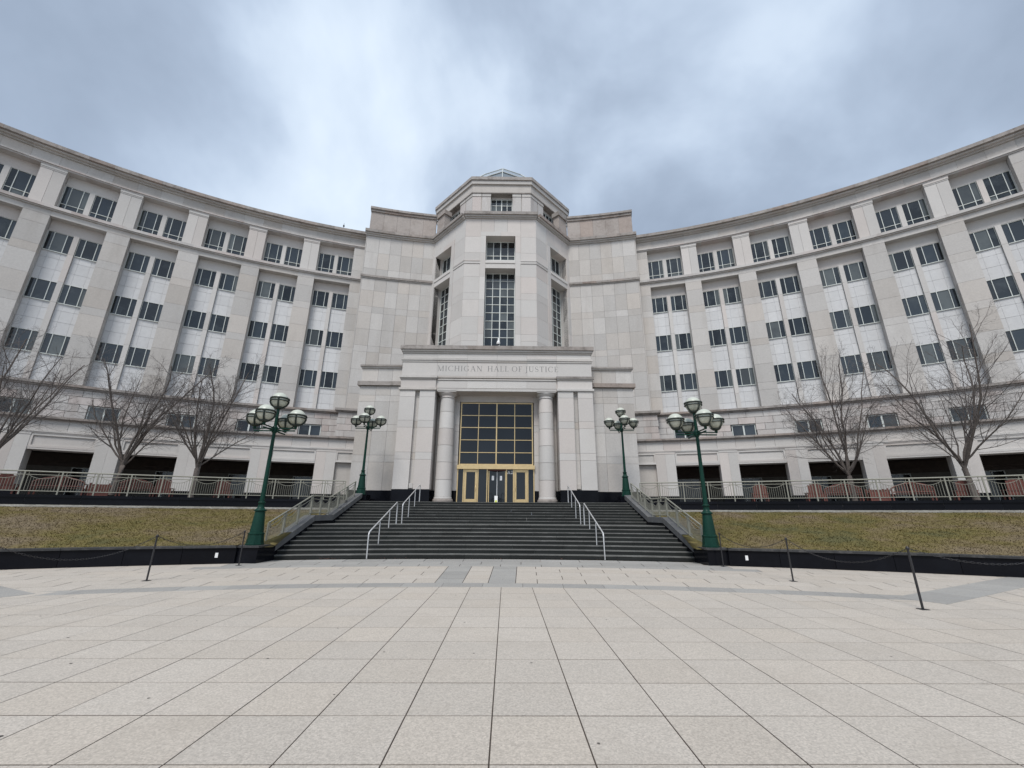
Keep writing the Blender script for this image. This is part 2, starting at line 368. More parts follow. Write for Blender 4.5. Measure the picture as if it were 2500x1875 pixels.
# curved grey band, fan paving beyond it
for i in range(-22, 22):
    a0 = i * 1.9 + 0.4; a1 = a0 + 1.9
    if abs((a0 + a1) / 2) > 18.6: continue
    MB().arc(RB0 + 0.004, RB1 - 0.004, a0 + 0.008, a1 - 0.008, -0.015, random.uniform(0, 0.0015), 0.95).build('band_slab', PAVG, plaza)
fan = MB(); fang = MB(); nf = 0
rr = RB1
rows = [0.74, 0.74, 0.74, 0.74, 0.62, 0.62, 0.9, 0.9]
for q, h in enumerate(rows):
    R0, R1 = rr, rr + h; rr = R1
    da = 2.35; off = 0.0 if q % 2 else da / 2
    cl = [(-46 + off + da * i_, -46 + off + da * (i_ + 1)) for i_ in range(40)]
    if q < 5: cl = [(-0.62, 0.62), (0.62, 1.95), (-1.95, -0.62)] + [(s_ * (1.95 + off * .9 + da * i_), s_ * (1.95 + off * .9 + da * (i_ + 1))) for s_ in (-1, 1) for i_ in range(19)] + ([(1.95, 1.95 + off * .9), (-1.95 - off * .9, -1.95)] if off else [])
    for a, b in cl:
        a, b = min(a, b), max(a, b); m_ = (a + b) / 2
        grey = (q >= 5 and abs(m_) < 14.5) or (q < 5 and 0.9 < abs(m_) < 1.9)
        if not (R0 > 34.3 and abs(m_) > 13):
            mb = MB().arc(R0 + 0.008, R1 - 0.008, a + 0.018, b - 0.018, -0.015, random.uniform(-0.0015, 0.0015), 1.2)
            if abs(m_) < 24 and nf < 150: mb.build('fan_slab', PAVG if grey else PAV, plaza); nf += 1
            else:
                t_ = fang if grey else fan; t_.add(mb.v, mb.f)
tag(fan.build('fan_paving', PAV, plaza, (0, 0, 0)), kind='stuff')
tag(fang.build('grey_fan_paving', PAVG, plaza, (0, 0, 0)), kind='stuff')
for s in (-1, 1):               # the bands that leave the arc towards the sides
    x0, y0, x1, y1 = s * 9.15, 9.35, s * 17.2, 13.6
    L_ = hypot(x1 - x0, y1 - y0); ux, uy = (x1 - x0) / L_, (y1 - y0) / L_
    for q in range(6):
        a, b = L_ * q / 6 + 0.006, L_ * (q + 1) / 6 - 0.006; w = 0.42
        pts = [(x0 + ux * a - uy * -w, y0 + uy * a - ux * w), (x0 + ux * b - uy * -w, y0 + uy * b - ux * w), (x0 + ux * b + uy * -w, y0 + uy * b + ux * w), (x0 + ux * a + uy * -w, y0 + uy * a + ux * w)]
        MB().prism(pts if s > 0 else pts[::-1], -0.015, 0.005).build('band_slab', PAVG, plaza)

# lawn slopes, gravel strips, terrace floor
def lawn_z(R, a):
    t = (R - 34.9) / 7.9
    return 0.50 + 1.37 * (max(0, min(1, t)) ** 0.9) + 0.05 * sin(a * 1.3) * sin(t * 3.1)
for s in (-1, 1):
    m = MB(); na, nr = 110, 26; v = []
    A0, A1 = 12.0, 50.0
    for i in range(na + 1):
        for j in range(nr + 1):
            R = 34.7 + 8.3 * j / nr
            a = A0 + (A1 - A0) * i / na
            if i == 0: a = math.degrees(asin(8.3 / R))
            x, y, _ = pol(R, s * a); v.append((x, y, lawn_z(R, a) + random.uniform(-0.006, 0.006)))
    f = [(i * (nr + 1) + j, (i + 1) * (nr + 1) + j, (i + 1) * (nr + 1) + j + 1, i * (nr + 1) + j + 1) for i in range(na) for j in range(nr)]
    if s > 0: f = [q[::-1] for q in f]
    m.add(v, f, True)
    tag(m.build('lawn', GRS), kind='structure')
    # grass blades
    m = MB(); v = []; f = []
    for q in range(80000):
        u = random.random(); a = 11.6 + 35 * (u ** 1.15); R = random.uniform(34.85, 42.75)
        x, y, _ = pol(R, s * a)
        if abs(x) < 8.45: continue
        z = lawn_z(R, a) - 0.01
        for _b in range(2):
            th = random.uniform(0, 2 * pi); h = random.uniform(0.02, 0.05); w = random.uniform(0.006, 0.014); le = random.uniform(0.5, 1.9) * h
            bx, by = x + random.uniform(-.04, .04), y + random.uniform(-.04, .04)
            b = len(v)
            v += [(bx - w * sin(th), by + w * cos(th), z), (bx + w * sin(th), by - w * cos(th), z), (bx + le * cos(th), by + le * sin(th), z + h)]
            f.append((b, b + 1, b + 2))
    m.add(v, f)
    tag(m.build('grass', GRB, None, (0, 0, 0)), kind='stuff')
    g = MB().arc(42.6, 43.0, s * 11.6, s * 50, 1.78, 1.865, 0.4, z1b=1.95); tag(g.build('gravel_strip', GRV), kind='structure')
terr = MB().arc(43.02, 58.5, -50, -10.85, 2.1, ZT, 1.5).arc(43.02, 58.5, 10.85, 50, 2.1, ZT, 1.5).arc(45.0, 58.5, -10.85, 10.85, 2.1, ZT - .001, 1.5)
tag(terr.build('terrace_floor', mat('terrace_paving', (0.16, 0.15, 0.14), 0.8, grain=0.15, gscale=8)), kind='structure')

# ================================================================ stairs
YN = [17.7 + 0.44 * k for k in range(8)] + [23.32 + 0.44 * k for k in range(8)]
stairs = thing('stone_staircase', 'broad flight of dark granite steps with a mid landing in front of the columned entrance', 'stairs', (0, 17.7, 0))
for k in range(16):
    z1 = 0.148 * (k + 1); R0 = YN[k] - CY; R1 = (YN[k + 1] - CY + 0.03) if k < 15 else R0 + 0.6
    am = math.degrees(asin(7.93 / R0)); n = 8
    cuts = [-am] + sorted(-am + 2 * am * (i + (0.0 if k % 2 else 0.5)) / n + random.uniform(-.25, .25) for i in range(1, n)) + [am]
    for i in range(n):
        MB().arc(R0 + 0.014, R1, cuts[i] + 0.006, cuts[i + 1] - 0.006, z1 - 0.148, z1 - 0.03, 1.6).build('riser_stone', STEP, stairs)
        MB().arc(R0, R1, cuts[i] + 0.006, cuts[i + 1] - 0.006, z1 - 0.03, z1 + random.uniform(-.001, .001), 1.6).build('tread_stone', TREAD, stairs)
# the mass under the steps and the top platform

COP = [(16.72, 0.27), (20.15, 1.42), (22.2, 1.43), (26.3, 2.68)]       # coping line along the cheek walls
def cop_z(y):
    if y <= COP[0][0]: return COP[0][1]
    for (a, b), (c, d_) in zip(COP, COP[1:]):
        if y <= c: return b + (d_ - b) * (y - a) / (c - a)
    return COP[-1][1]
def rail_panel(parent, p0, p1, H=0.98, nb=9, end_post=True, first_post=True, gap=0.08, cache=None):
    """a panel between two posts, feet at p0, p1"""
    p0, p1 = Vector(p0), Vector(p1); dv = p1 - p0; L_ = dv.length; hz = hypot(dv.x, dv.y)
    r = atan2(dv.y, dv.x); sl = dv.z / hz
    def P(t, h): return p0 + dv * t + Vector((0, 0, h))
    if cache is None or cache not in _cache:
        def loc(t, h): return (hz * t, 0, dv.z * t + h)
        ms = {}
        ms['top_rail'] = MB().tube([loc(0, H), loc(1, H)], 0.032, 8)
        ms['middle_rail'] = MB().tube([loc(0, H - 0.15), loc(1, H - 0.15)], 0.017, 4)
        ms['bottom_rail'] = MB().tube([loc(0, gap + 0.03), loc(1, gap + 0.03)], 0.02, 4)
        t0, t1 = 0.115, 0.885
        def sw(t):
            u = (t - t0) / (t1 - t0); return H - 0.17 - 0.16 * 4 * u * (1 - u)
        ms['swag_bar'] = MB().tube([loc(t0 + (t1 - t0) * i / 8, sw(t0 + (t1 - t0) * i / 8)) for i in range(9)], 0.011, 4)
        ms['post'] = MB().box(-0.026, 0.026, -0.026, 0.026, -0.05, H)
        for q, t in enumerate([0.06 * 2 * 0.9, 1 - 0.06 * 2 * 0.9]):
            ms['side_baluster%d' % q] = MB().tube([loc(t, gap + 0.03), loc(t, H)], 0.014, 4)
        for i in range(nb):
            t = t0 + (t1 - t0) * (i + 1) / (nb + 1)
            ms['baluster%d' % i] = MB().tube([loc(t, gap + 0.03), loc(t, sw(t))], 0.0085, 4)
        d_ = {k: v.mesh(k.rstrip('0123456789'), RAIL) for k, v in ms.items()}
        if cache: _cache[cache] = d_
    else: d_ = _cache[cache]
    for k, me in d_.items():
        nm = k.rstrip('0123456789').replace('side_baluster', 'baluster')
        if nm == 'post' and not first_post: continue
        put(nm, me, parent, p0, r)
    if end_post: put('post', d_['post'], parent, p1, r)

for s, wd in ((-1, 'left'), (1, 'right')):
    t = thing('cheek_wall', 'black granite wall with grey sloping coping along the %s edge of the dark steps' % wd, 'wall', (s * 8.15, 16.6, 0), group='cheek walls beside the steps')
    pr = [(16.72, 0)] + [(y, z - 0.10) for y, z in COP] + [(28.9, 2.58), (28.9, 0)]
    m = MB().prism_x(pr, s * 8.15 - 0.23, s * 8.15 + 0.23); b = m.build('wall_body', BLK, t); fix_normals(b.o.data)
    for (a, b_), (c, d_) in zip(COP, COP[1:]):
        nn = max(1, round(hypot(c - a, d_ - b_) / 1.45))
        for i in range(nn):
            u0, u1 = i / nn + 0.004, (i + 1) / nn - 0.004
            y0, z0, y1, z1 = a + (c - a) * u0, b_ + (d_ - b_) * u0, a + (c - a) * u1, b_ + (d_ - b_) * u1
            m = MB().prism_x([(y0, z0 - 0.098), (y0, z0 + 0.15), (y1, z1 + 0.15), (y1, z1 - 0.098)], s * 8.15 - 0.25, s * 8.15 + 0.25)
            q = m.build('coping_stone', CPG, t); fix_normals(q.o.data)
    t = thing('stair_railing', 'beige metal railing with drooping bars climbing the %s side of the steps' % wd, 'railing', (s * 8.2, 16.5, 0.3), group='railings climbing beside the steps')
    ys = [16.75, 17.9, 19.0, 20.15, 21.15, 22.15, 23.25, 24.4, 25.6]
    for i in range(len(ys) - 1):
        rail_panel(t, (s * 8.15, ys[i], cop_z(ys[i]) + 0.15), (s * 8.15, ys[i + 1], cop_z(ys[i + 1]) + 0.15), H=0.86, nb=9, end_post=(i == len(ys) - 2), gap=0.06)

for s, wd in ((-1, 'left'), (1, 'right')):    # steel handrails
    for q, (ya, yb, za_, zb, tx) in enumerate(((17.35, 21.45, 0.0, 1.184, 'lower'), (22.55, 26.7, 1.184, 2.37, 'upper'))):
        t = thing('handrail', 'pale steel tube handrail on the %s flight of steps, %s of centre' % (tx, wd), 'handrail', (s * 4.55, ya, za_), group='steel handrails on the steps')
        x = s * 4.55; H = 0.98
        mid = [0.34, 0.68]
        m = MB().tube([(x, ya, za_), (x, ya, za_ + H - 0.12), (x, ya + 0.05, za_ + H - 0.02), (x, ya + 0.32, za_ + H + 0.07), (x, yb - 0.12, zb + H + 0.02), (x, yb - 0.02, zb + H - 0.05), (x, yb, zb + H - 0.2), (x, yb, zb)], 0.028, 8)
        m.build('rail', STL, t)
        for u in mid:
            y = ya + (yb - ya) * u; kk = max(i for i in range(16) if YN[i] <= y)
            MB().tube([(x, y, 0.148 * (kk + 1)), (x, y, za_ + (zb - za_) * u + H + 0.0)], 0.022, 6).build('post', STL, t)

# ================================================================ planter walls, terrace walls, terrace railings
for s, wd in ((-1, 'left'), (1, 'right')):
    t = thing('planter_wall', 'low curved black granite wall holding the %s lawn' % wd, 'wall', pol(34.6, s * 20), group='low curved planter walls')
    a = math.degrees(asin(8.4 / 34.5)); a_ = a; pitch = 2.6
    while a_ < 48:
        b_ = min(a_ + pitch, 48)
        MB().arc(34.5, 34.9, s * (a_ + 0.01), s * (b_ - 0.01), -0.02, 0.50, 1.3).build('wall_stone', BLK, t)
        MB().arc(34.44, 34.96, s * (a_ + 0.01), s * (b_ - 0.01), 0.501, 0.56, 1.3).build('cap_stone', BLKT, t)
        a_ = b_
    MB().box(s * 8.15 - 0.42, s * 8.15 + 0.42, 15.55, 16.70, -0.02, 0.50).build('end_block', BLK, t)
    MB().box(s * 8.15 - 0.47, s * 8.15 + 0.47, 15.49, 16.715, 0.501, 0.56).build('end_cap', BLKT, t)
    p = pol(34.5, s * 15.02, 0.2)
    q = put('outlet_plate', bm_box(0.085, 0.02, 0.15, WPL), None, (p[0] * 0.9994, p[1] - 0.021, 0.2), -rad(s * 15.02))
    tag(q, 'small white outlet cover on the black wall %s of the steps' % wd, 'outlet', 'outlet covers on the black walls')
    t = thing('terrace_wall', 'black granite retaining wall between the %s lawn and the terrace railing' % wd, 'wall', pol(43.1, s * 25), group='black terrace retaining walls')
    a_ = math.degrees(asin(8.4 / 43.0)); pitch = 2.5
    while a_ < 50:
        b_ = min(a_ + pitch, 50)
        MB().arc(43.0, 43.018, s * (a_ + 0.006), s * (b_ - 0.006), 1.5, ZT - 0.11, 1.3).build('wall_stone', BLK, t)
        MB().arc(42.95, 43.42, s * (a_ + 0.006), s * (b_ - 0.006), ZT - 0.11, ZT + 0.012, 1.3).build('cap_stone', BLK, t)
        a_ = b_
    t = thing('terrace_railing', 'long curved beige railing with drooping bars along the %s terrace edge' % wd, 'railing', pol(43.3, s * 25, ZT), group='curved terrace railings')
    posts = [11.1 + 0.0] + [12.5 + 1.672 * i for i in range(21)]
    for i in range(len(posts) - 1):
        rail_panel(t, pol(43.25, s * posts[i], ZT + 0.012), pol(43.25, s * posts[i + 1], ZT + 0.012), H=1.03, nb=9, end_post=(i == len(posts) - 2), gap=0.13, cache=('tr', s) if i else None)

# ================================================================ WINGS
WC = [16.73 + 4.66 * k for k in range(6)]        # bay centres
AE = 48.5
for s, wd in ((-1, 'left'), (1, 'right')):
    t = thing('courthouse_wing', 'curved pale stone office wing with rows of paired windows, %s of the entrance tower' % wd, 'building', pol(57, s * 28, ZT), group='curved wings of the courthouse')
    MB().arc(57.10, 57.9, s * 14.0, s * AE, 2.4, 28.2, 1.2).build('backing_wall', JNT, t)
    MB().arc(56.0, 64, s * 14.0, s * AE, 28.72, 28.78, 1.5).build('roof', JNT, t)
    # cornice, frieze and architrave, stone by stone
    a = 14.03; n = 22; da = (AE - 14.03) / n
    for i in range(n):
        a0, a1 = a + da * i + 0.004, a + da * (i + 1) - 0.004
        MB().arc(56.22, 57.09, s * a0, s * a1, 28.25, 28.37, 1).arc(55.98, 57.09, s * a0, s * a1, 28.375, 28.50, 1).build('cornice_moulding', ST, t)
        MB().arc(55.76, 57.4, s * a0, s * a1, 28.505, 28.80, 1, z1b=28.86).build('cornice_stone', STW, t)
        MB().arc(56.38, 57.09, s * a0, s * a1, 27.43, 28.245, 1).build('frieze_stone', ST, t)
    for i in range(n):
        a0, a1 = a + da * i, a + da * (i + 1)
        MB().arc(56.26, 57.09, s * a0, s * a1 , 27.30, 27.425, 1).arc(56.34, 57.09, s * a0, s * a1, 27.19, 27.295, 1).build('architrave_stone', STR, t)
        MB().arc(56.18, 57.09, s * a0, s * a1, 23.60, 23.83, 1).build('belt_stone', STR, t)
        MB().arc(56.28, 57.09, s * a0, s * a1, 23.50, 23.595, 1).build('belt_moulding', ST, t)
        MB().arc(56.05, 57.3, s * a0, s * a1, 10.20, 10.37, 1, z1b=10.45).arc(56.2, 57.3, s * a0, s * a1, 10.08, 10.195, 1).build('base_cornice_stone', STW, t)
    # bays
    W_ = [0.17, 0.53, 1.22, 1.575]
    for bi, c in enumerate(WC):
        for sg in (-1, 1):
            cc = s * c
            us = sorted(sg * u * rad(1) * 57.0 for u in W_)
            p = pol(57.0, cc)
            window(t, p, -rad(cc), us, [24.02, 24.66, 26.29], fw=0.04, edge=0.022)
            for zz in ((20.55, 22.14), (16.55, 18.12), (12.58, 14.12)):
                window(t, p, -rad(cc), us, list(zz), fw=0.04, edge=0.022)
            # spandrels
            for (za0, zb0) in ((18.12, 20.55), (14.12, 16.55), (10.42, 12.58)):
                if zb0 > 13: zz = [za0, za0 + 0.95, zb0 - 0.58, zb0]
                else: zz = [za0, zb0 - 1.48, zb0 - 0.58, zb0]
                for z0, z1 in zip(zz, zz[1:]):
                    k = ('sp', round(z1 - z0, 2), sg)
                    if k not in _cache:
                        m = MB()
                        for u0, u1 in zip(us, us[1:]): m.box(u0 + 0.004, u1 - 0.004, 0, 0.05, 0, z1 - z0 - 0.016)
                        _cache[k] = m.mesh('spandrel_panel', WHT)
                    put('spandrel_panel', _cache[k], t, pol(57.03, cc, z0 + 0.01), -rad(cc))
        cbox('recess_header', STF, t, 57.0, s * c, 3.20, 0.09, 26.30, 27.30)
        cbox('recess_header', STF, t, 57.0, s * c, 3.20, 0.09, 22.16, 23.2)
        cbox('sill', FRM, t, 56.96, s * (c - 0.88), 1.31, 0.06, 23.98, 24.03); cbox('sill', FRM, t, 56.96, s * (c + 0.88), 1.31, 0.06, 23.98, 24.03)
        for zz in (20.5, 16.5, 12.53):
            for q in (-0.88, 0.88): cbox('sill', FRM, t, 56.95, s * (c + q), 1.33, 0.08, zz, zz + 0.05)
        zs = [10.42, 11.87, 14.16, 16.5, 18.16, 20.52, 22.16]
        for z0, z1 in zip(zs, zs[1:]): cbox('centre_strip', STF, t, 56.86, s * c, 0.31, 0.23, z0 + 0.006, z1 - 0.006)
        cbox('centre_strip', STF, t, 56.90, s * c, 0.31, 0.19, 23.84, 26.29)
        for q in (-1.605, 1.605):
            cbox('jamb_strip', STF, t, 56.97, s * (c + q), 0.045, 0.12, 10.42, 22.16); cbox('jamb_strip', STF, t, 56.97, s * (c + q), 0.045, 0.12, 23.84, 26.29)
    # piers between bays
    pc = [(WC[i] + WC[i + 1]) / 2 for i in range(5)] ; pw = 1.40
    for pi_, c in enumerate(pc):
        for z0, z1 in zip(COURSE, COURSE[1:]):
            if z0 < 10.4: z0 = 10.4
            cbox('pier_stone', ST, t, 56.4, s * c, pw, 0.69, z0 + J / 2, z1 - J / 2)
        for q in (-1, 1): cbox('pilaster_stone', STF, t, 56.42, s * (c + q * 0.355), 0.685, 0.67, 23.835, 26.88)
        cbox('pilaster_cap', STF, t, 56.39, s * c, 1.42, 0.70, 26.89, 26.98); cbox('pilaster_cap', STF, t, 56.36, s * c, 1.45, 0.72, 26.99, 27.185)
    # lintel course above the lower recesses
    for i in range(6):
        c = WC[i]; cbox('lintel_stone', ST, t, 56.4, s * c, 3.2, 0.69, 23.06, 23.495)
        if i < 5: cbox('lintel_stone', ST, t, 56.4, s * pc[i], pw, 0.69, 23.06, 23.495)
    # plain end strips
    for (a0, a1) in ((14.03, 15.11), (WC[-1] + 1.63, AE)):
        k_ = max(1, round((a1 - a0) / 1.6))
        for i in range(k_):
            b0, b1 = a0 + (a1 - a0) * i / k_ + 0.008, a0 + (a1 - a0) * (i + 1) / k_ - 0.008
            zz = COURSE[:-1] + [22.2, 23.49]; zz = sorted(set(zz)); zz[0] = 10.42
            for z0, z1 in list(zip(zz, zz[1:])) + [(23.84, 24.62), (24.62, 26.35), (26.35, 27.18)]:
                MB().arc(56.4, 57.09, s * b0, s * b1, z0 + J / 2, z1 - J / 2, 1).build('wall_stone', ST, t)
    # rusticated base storey with the low windows
    rows = [6.9, 7.95, 8.48, 9.03, 9.58, 10.07]
    for ri, (z0, z1) in enumerate(zip(rows, rows[1:])):
        a = 13.9 + (0.65 if ri % 2 else 0.0)
        segs = []
        while a < AE:
            b = min(a + 1.3, AE); segs.append((a, b)); a = b
        if ri % 2: segs.insert(0, (13.9, 14.55))
        for a0, a1 in segs:
            parts = [(a0, a1)]
            if z0 < 9.0:
                for c in WC:
                    w0, w1 = c - 0.92, c + 0.92; np_ = []
                    for x0, x1 in parts:
                        if x1 <= w0 or x0 >= w1: np_.append((x0, x1))
                        else:
                            if x0 < w0: np_.append((x0, w0))
                            if x1 > w1: np_.append((w1, x1))
                    parts = np_
            for x0, x1 in parts:
                if x1 - x0 < 0.12: continue
                MB().arc(56.3, 57.09, s * (x0 + 0.012), s * (x1 - 0.012), z0 + 0.014, z1 - 0.014, 1.4).build('rusticated_stone', STR, t)
    for c in WC:
        us = [-0.88, 0.0, 0.88]
        window(t, pol(56.42, s * c), -rad(s * c), us, [6.95, 9.0], fw=0.11, edge=0.06)

# ================================================================ ARCADES
AC = [16.62 + 4.66 * k for k in range(7)]
RA = 50.3
for s, wd in ((-1, 'left'), (1, 'right')):
    t = thing('arcade', 'single storey stone arcade with deep dark openings behind the %s terrace railing' % wd, 'arcade', pol(RA, s * 25, ZT), group='arcades under the wings')
    a_in = 11.35; OW = 1.66                            # half opening in degrees
    MB().arc(RA + 0.3, 56.28, s * a_in, s * AE, 6.6, 6.85, 1.5).build('roof_slab', JNT, t)
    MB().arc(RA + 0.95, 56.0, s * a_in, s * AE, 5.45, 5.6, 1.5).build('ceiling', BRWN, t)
    MB().arc(RA + 0.12, RA + 0.95, s * a_in, s * AE, 5.22, 6.6, 1.2).build('header_backing', JNT, t)
    n = 27; da = (AE - a_in) / n
    for i in range(n):
        a0, a1 = a_in + da * i + 0.008, a_in + da * (i + 1) - 0.008
        MB().arc(RA - 0.22, RA + 0.5, s * a0, s * a1, 6.93, 7.06, 1).arc(RA - 0.14, RA + 0.5, s * a0, s * a1, 6.86, 6.925, 1).build('cornice_stone', STW, t)
        MB().arc(RA + 0.0, RA + 0.2, s * a0, s * a1, 6.24, 6.855, 1).build('frieze_stone', STF, t)
    for i in range(n):
        a0, a1 = a_in + da * i, a_in + da * (i + 1)
        MB().arc(RA - 0.05, RA + 0.2, s * a0, s * a1, 6.13, 6.235, 1).arc(RA - 0.02, RA + 0.2, s * a0, s * a1, 6.06, 6.128, 1).build('architrave_stone', STF, t)
    for c in AC:                # recessed panel above each opening
        w = 2 * OW * rad(1) * RA
        P_ = pol(RA, s * c)
        m = MB(); m.box(-w / 2, w / 2, 0, 0.12, 5.92, 6.055).box(-w / 2, w / 2, 0, 0.12, 5.22, 5.36).box(-w / 2, -w / 2 + 0.11, 0, 0.12, 5.362, 5.918).box(w / 2 - 0.11, w / 2, 0, 0.12, 5.362, 5.918)
        k = 'apf'
        if k not in _cache: _cache[k] = m.mesh('panel_frame', STF)
        put('panel_frame', _cache[k], t, (P_[0], P_[1], 0), -rad(s * c))
        cbox('panel', STF, t, RA + 0.07, s * c, w - 0.23, 0.05, 5.365, 5.915)
        cbox('opening_lintel', STF, t, RA + 0.01, s * c, w, 0.94, 5.12, 5.215)
        # inner wall, door
    piers = [((AC[i] + AC[i + 1]) / 2, (4.66 - 2 * OW) * rad(1) * RA) for i in range(6)] + [(14.17, 1.35)]
    for c, w in piers:
        for q in (-1, 1):
            dq = math.degrees(w / 4 / RA) * q
            for z0, z1 in ((2.98, 5.95),): cbox('pier_stone', STF, t, RA, s * (c + dq), w / 2 - 0.006, 0.95, z0, z1)
        cbox('pier_cap', STF, t, RA - 0.02, s * c, w + 0.02, 0.2, 5.955, 6.055)
        cbox('pier_base', BLK, t, RA - 0.02, s * c, w + 0.04, 0.99, ZT, 2.97)
    # blank bay beside the tower
    MB().arc(RA + 0.28, RA + 0.6, s * a_in, s * 13.42, 2.98, 5.2, 1).build('blank_wall', ST, t)
    MB().arc(RA + 0.26, RA + 0.6, s * a_in, s * 13.42, ZT, 2.97, 1).build('blank_wall_base', BLK, t)
    m = MB().arc(RA, RA + 0.12, s * a_in, s * 13.40, 5.92, 6.055, 1).arc(RA, RA + 0.12, s * a_in, s * 13.40, 5.22, 5.36, 1).arc(RA, RA + 0.12, s * 13.28, s * 13.40, 5.362, 5.918, 1)
    m.build('panel_frame', STF, t)
    MB().arc(RA + 0.07, RA + 0.12, s * a_in, s * 13.27, 5.365, 5.915, 1).build('panel', ST, t)
    # dark inner wall with glazed doors
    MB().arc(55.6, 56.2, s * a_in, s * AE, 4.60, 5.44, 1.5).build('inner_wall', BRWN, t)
    MB().arc(55.58, 56.2, s * a_in, s * AE, ZT, 4.598, 1.5).build('inner_wall', mat('grey_inner_stone', (0.13, 0.12, 0.105), 0.8, grain=0.15, gscale=3), t)  # lower part of the wall in plain grey stone
    for c in AC:
        window(t, pol(55.45, s * (c - 0.3)), -rad(s * (c - 0.3)), [-0.95, -0.3, 0.35, 0.95], [ZT + 0.02, 3.0, 4.55], mt_f=FRM, mt_g=GLD, fw=0.05, edge=0.05, name='glazed_door')
        cbox('wall_band', BRWN, t, 55.52, s * c, 3.4, 0.07, 4.85, 4.93)

# ================================================================ TOWER
RT = 55.6
tw = thing('courthouse_tower', 'tall pale stone entrance tower with an eight sided centre and a glass skylight on top', 'building', (0, 36, ZT))
CC = [7.06 + 1.125 * i for i in range(7)]                 # stone columns of the curved walls, 7.06 .. 13.81
TZ = [10.07, 11.87, 12.51, 14.16, 15.89, 16.50, 18.16, 19.85, 20.52, 22.20, 23.50]
for s in (-1, 1):
    MB().arc(RT + 0.06, RT + 1.6, s * 6.99, s * 13.93, 6.5, 28.35, 1).build('backing_wall', JNT, tw)
    for i in range(6):
        a0, a1 = CC[i], CC[i + 1]
        if i == 5: a1 = 13.93
        for z0, z1 in list(zip(TZ, TZ[1:])) + [(23.83, 24.62), (24.62, 26.42), (26.42, 28.28)]:
            if i < 2 and z1 < 12.2: continue
            MB().arc(RT, RT + 0.06, s * (a0 + 0.009), s * (a1 - 0.009), z0 + J / 2, z1 - J / 2, 1.2).build('facing_stone', ST, tw)
    for i in range(5):
        a0, a1 = 7.0 + 1.4 * i, 7.0 + 1.4 * (i + 1)
        if i == 4: a1 = 14.1
        MB().arc(RT - 0.17, RT + 0.3, s * a0, s * (a1 - .005), 23.60, 23.82, 1, z1b=23.84).build('belt_stone', STW, tw)
        MB().arc(RT - 0.08, RT + 0.3, s * a0, s * (a1 - .005), 23.51, 23.595, 1).build('belt_moulding', ST, tw)
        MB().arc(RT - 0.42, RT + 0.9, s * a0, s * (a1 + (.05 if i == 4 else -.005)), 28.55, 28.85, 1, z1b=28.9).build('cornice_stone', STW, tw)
        MB().arc(RT - 0.28, RT + 0.3, s * a0, s * (a1 - .005), 28.42, 28.545, 1).arc(RT - 0.13, RT + 0.3, s * a0, s * (a1 - .005), 28.29, 28.415, 1).build('cornice_moulding', ST, tw)
        b0, b1 = 7.12 + 1.355 * i, 7.12 + 1.355 * (i + 1)
        MB().arc(RT + 0.42, RT + 1.0, s * (b0 + .006), s * (b1 - .006), 28.86, 31.5, 1).build('parapet_stone', PRP, tw)
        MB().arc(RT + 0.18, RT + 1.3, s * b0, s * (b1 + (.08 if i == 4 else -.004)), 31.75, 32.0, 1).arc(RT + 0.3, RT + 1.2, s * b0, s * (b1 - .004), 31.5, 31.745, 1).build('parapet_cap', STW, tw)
    # side of the tower that stands out from the wing
    MB().arc(RT + 0.0, RT + 2.6, s * 13.935, s * 14.02, 10.5, 28.28, 1).build('side_wall', ST, tw)
    # foot of the tower between wing and entrance block
    MB().arc(RT - 0.15, RT + 0.05, s * 10.6, s * 14.45, 6.9, 10.07, 1).build('foot_backing', JNT, tw)
    zz = [6.9, 7.95, 8.48, 9.03, 9.58, 10.07]
    for ri, (z0, z1) in enumerate(zip(zz, zz[1:])):
        a = 10.7 + (0.6 if ri % 2 else 0)
        while a < 14.4:
            b = min(a + 1.25, 14.5); MB().arc(RT - 0.2, RT - 0.15, s * (a + .01), s * (b - .01), z0 + .014, z1 - .014, 1.3).build('rusticated_stone', STR, tw); a = b
    MB().arc(RT - 0.45, RT + 0.3, s * 10.6, s * 14.75, 10.2, 10.4, 1).arc(RT - 0.32, RT + 0.3, s * 10.6, s * 14.6, 10.08, 10.195, 1).build('foot_cornice', STW, tw)

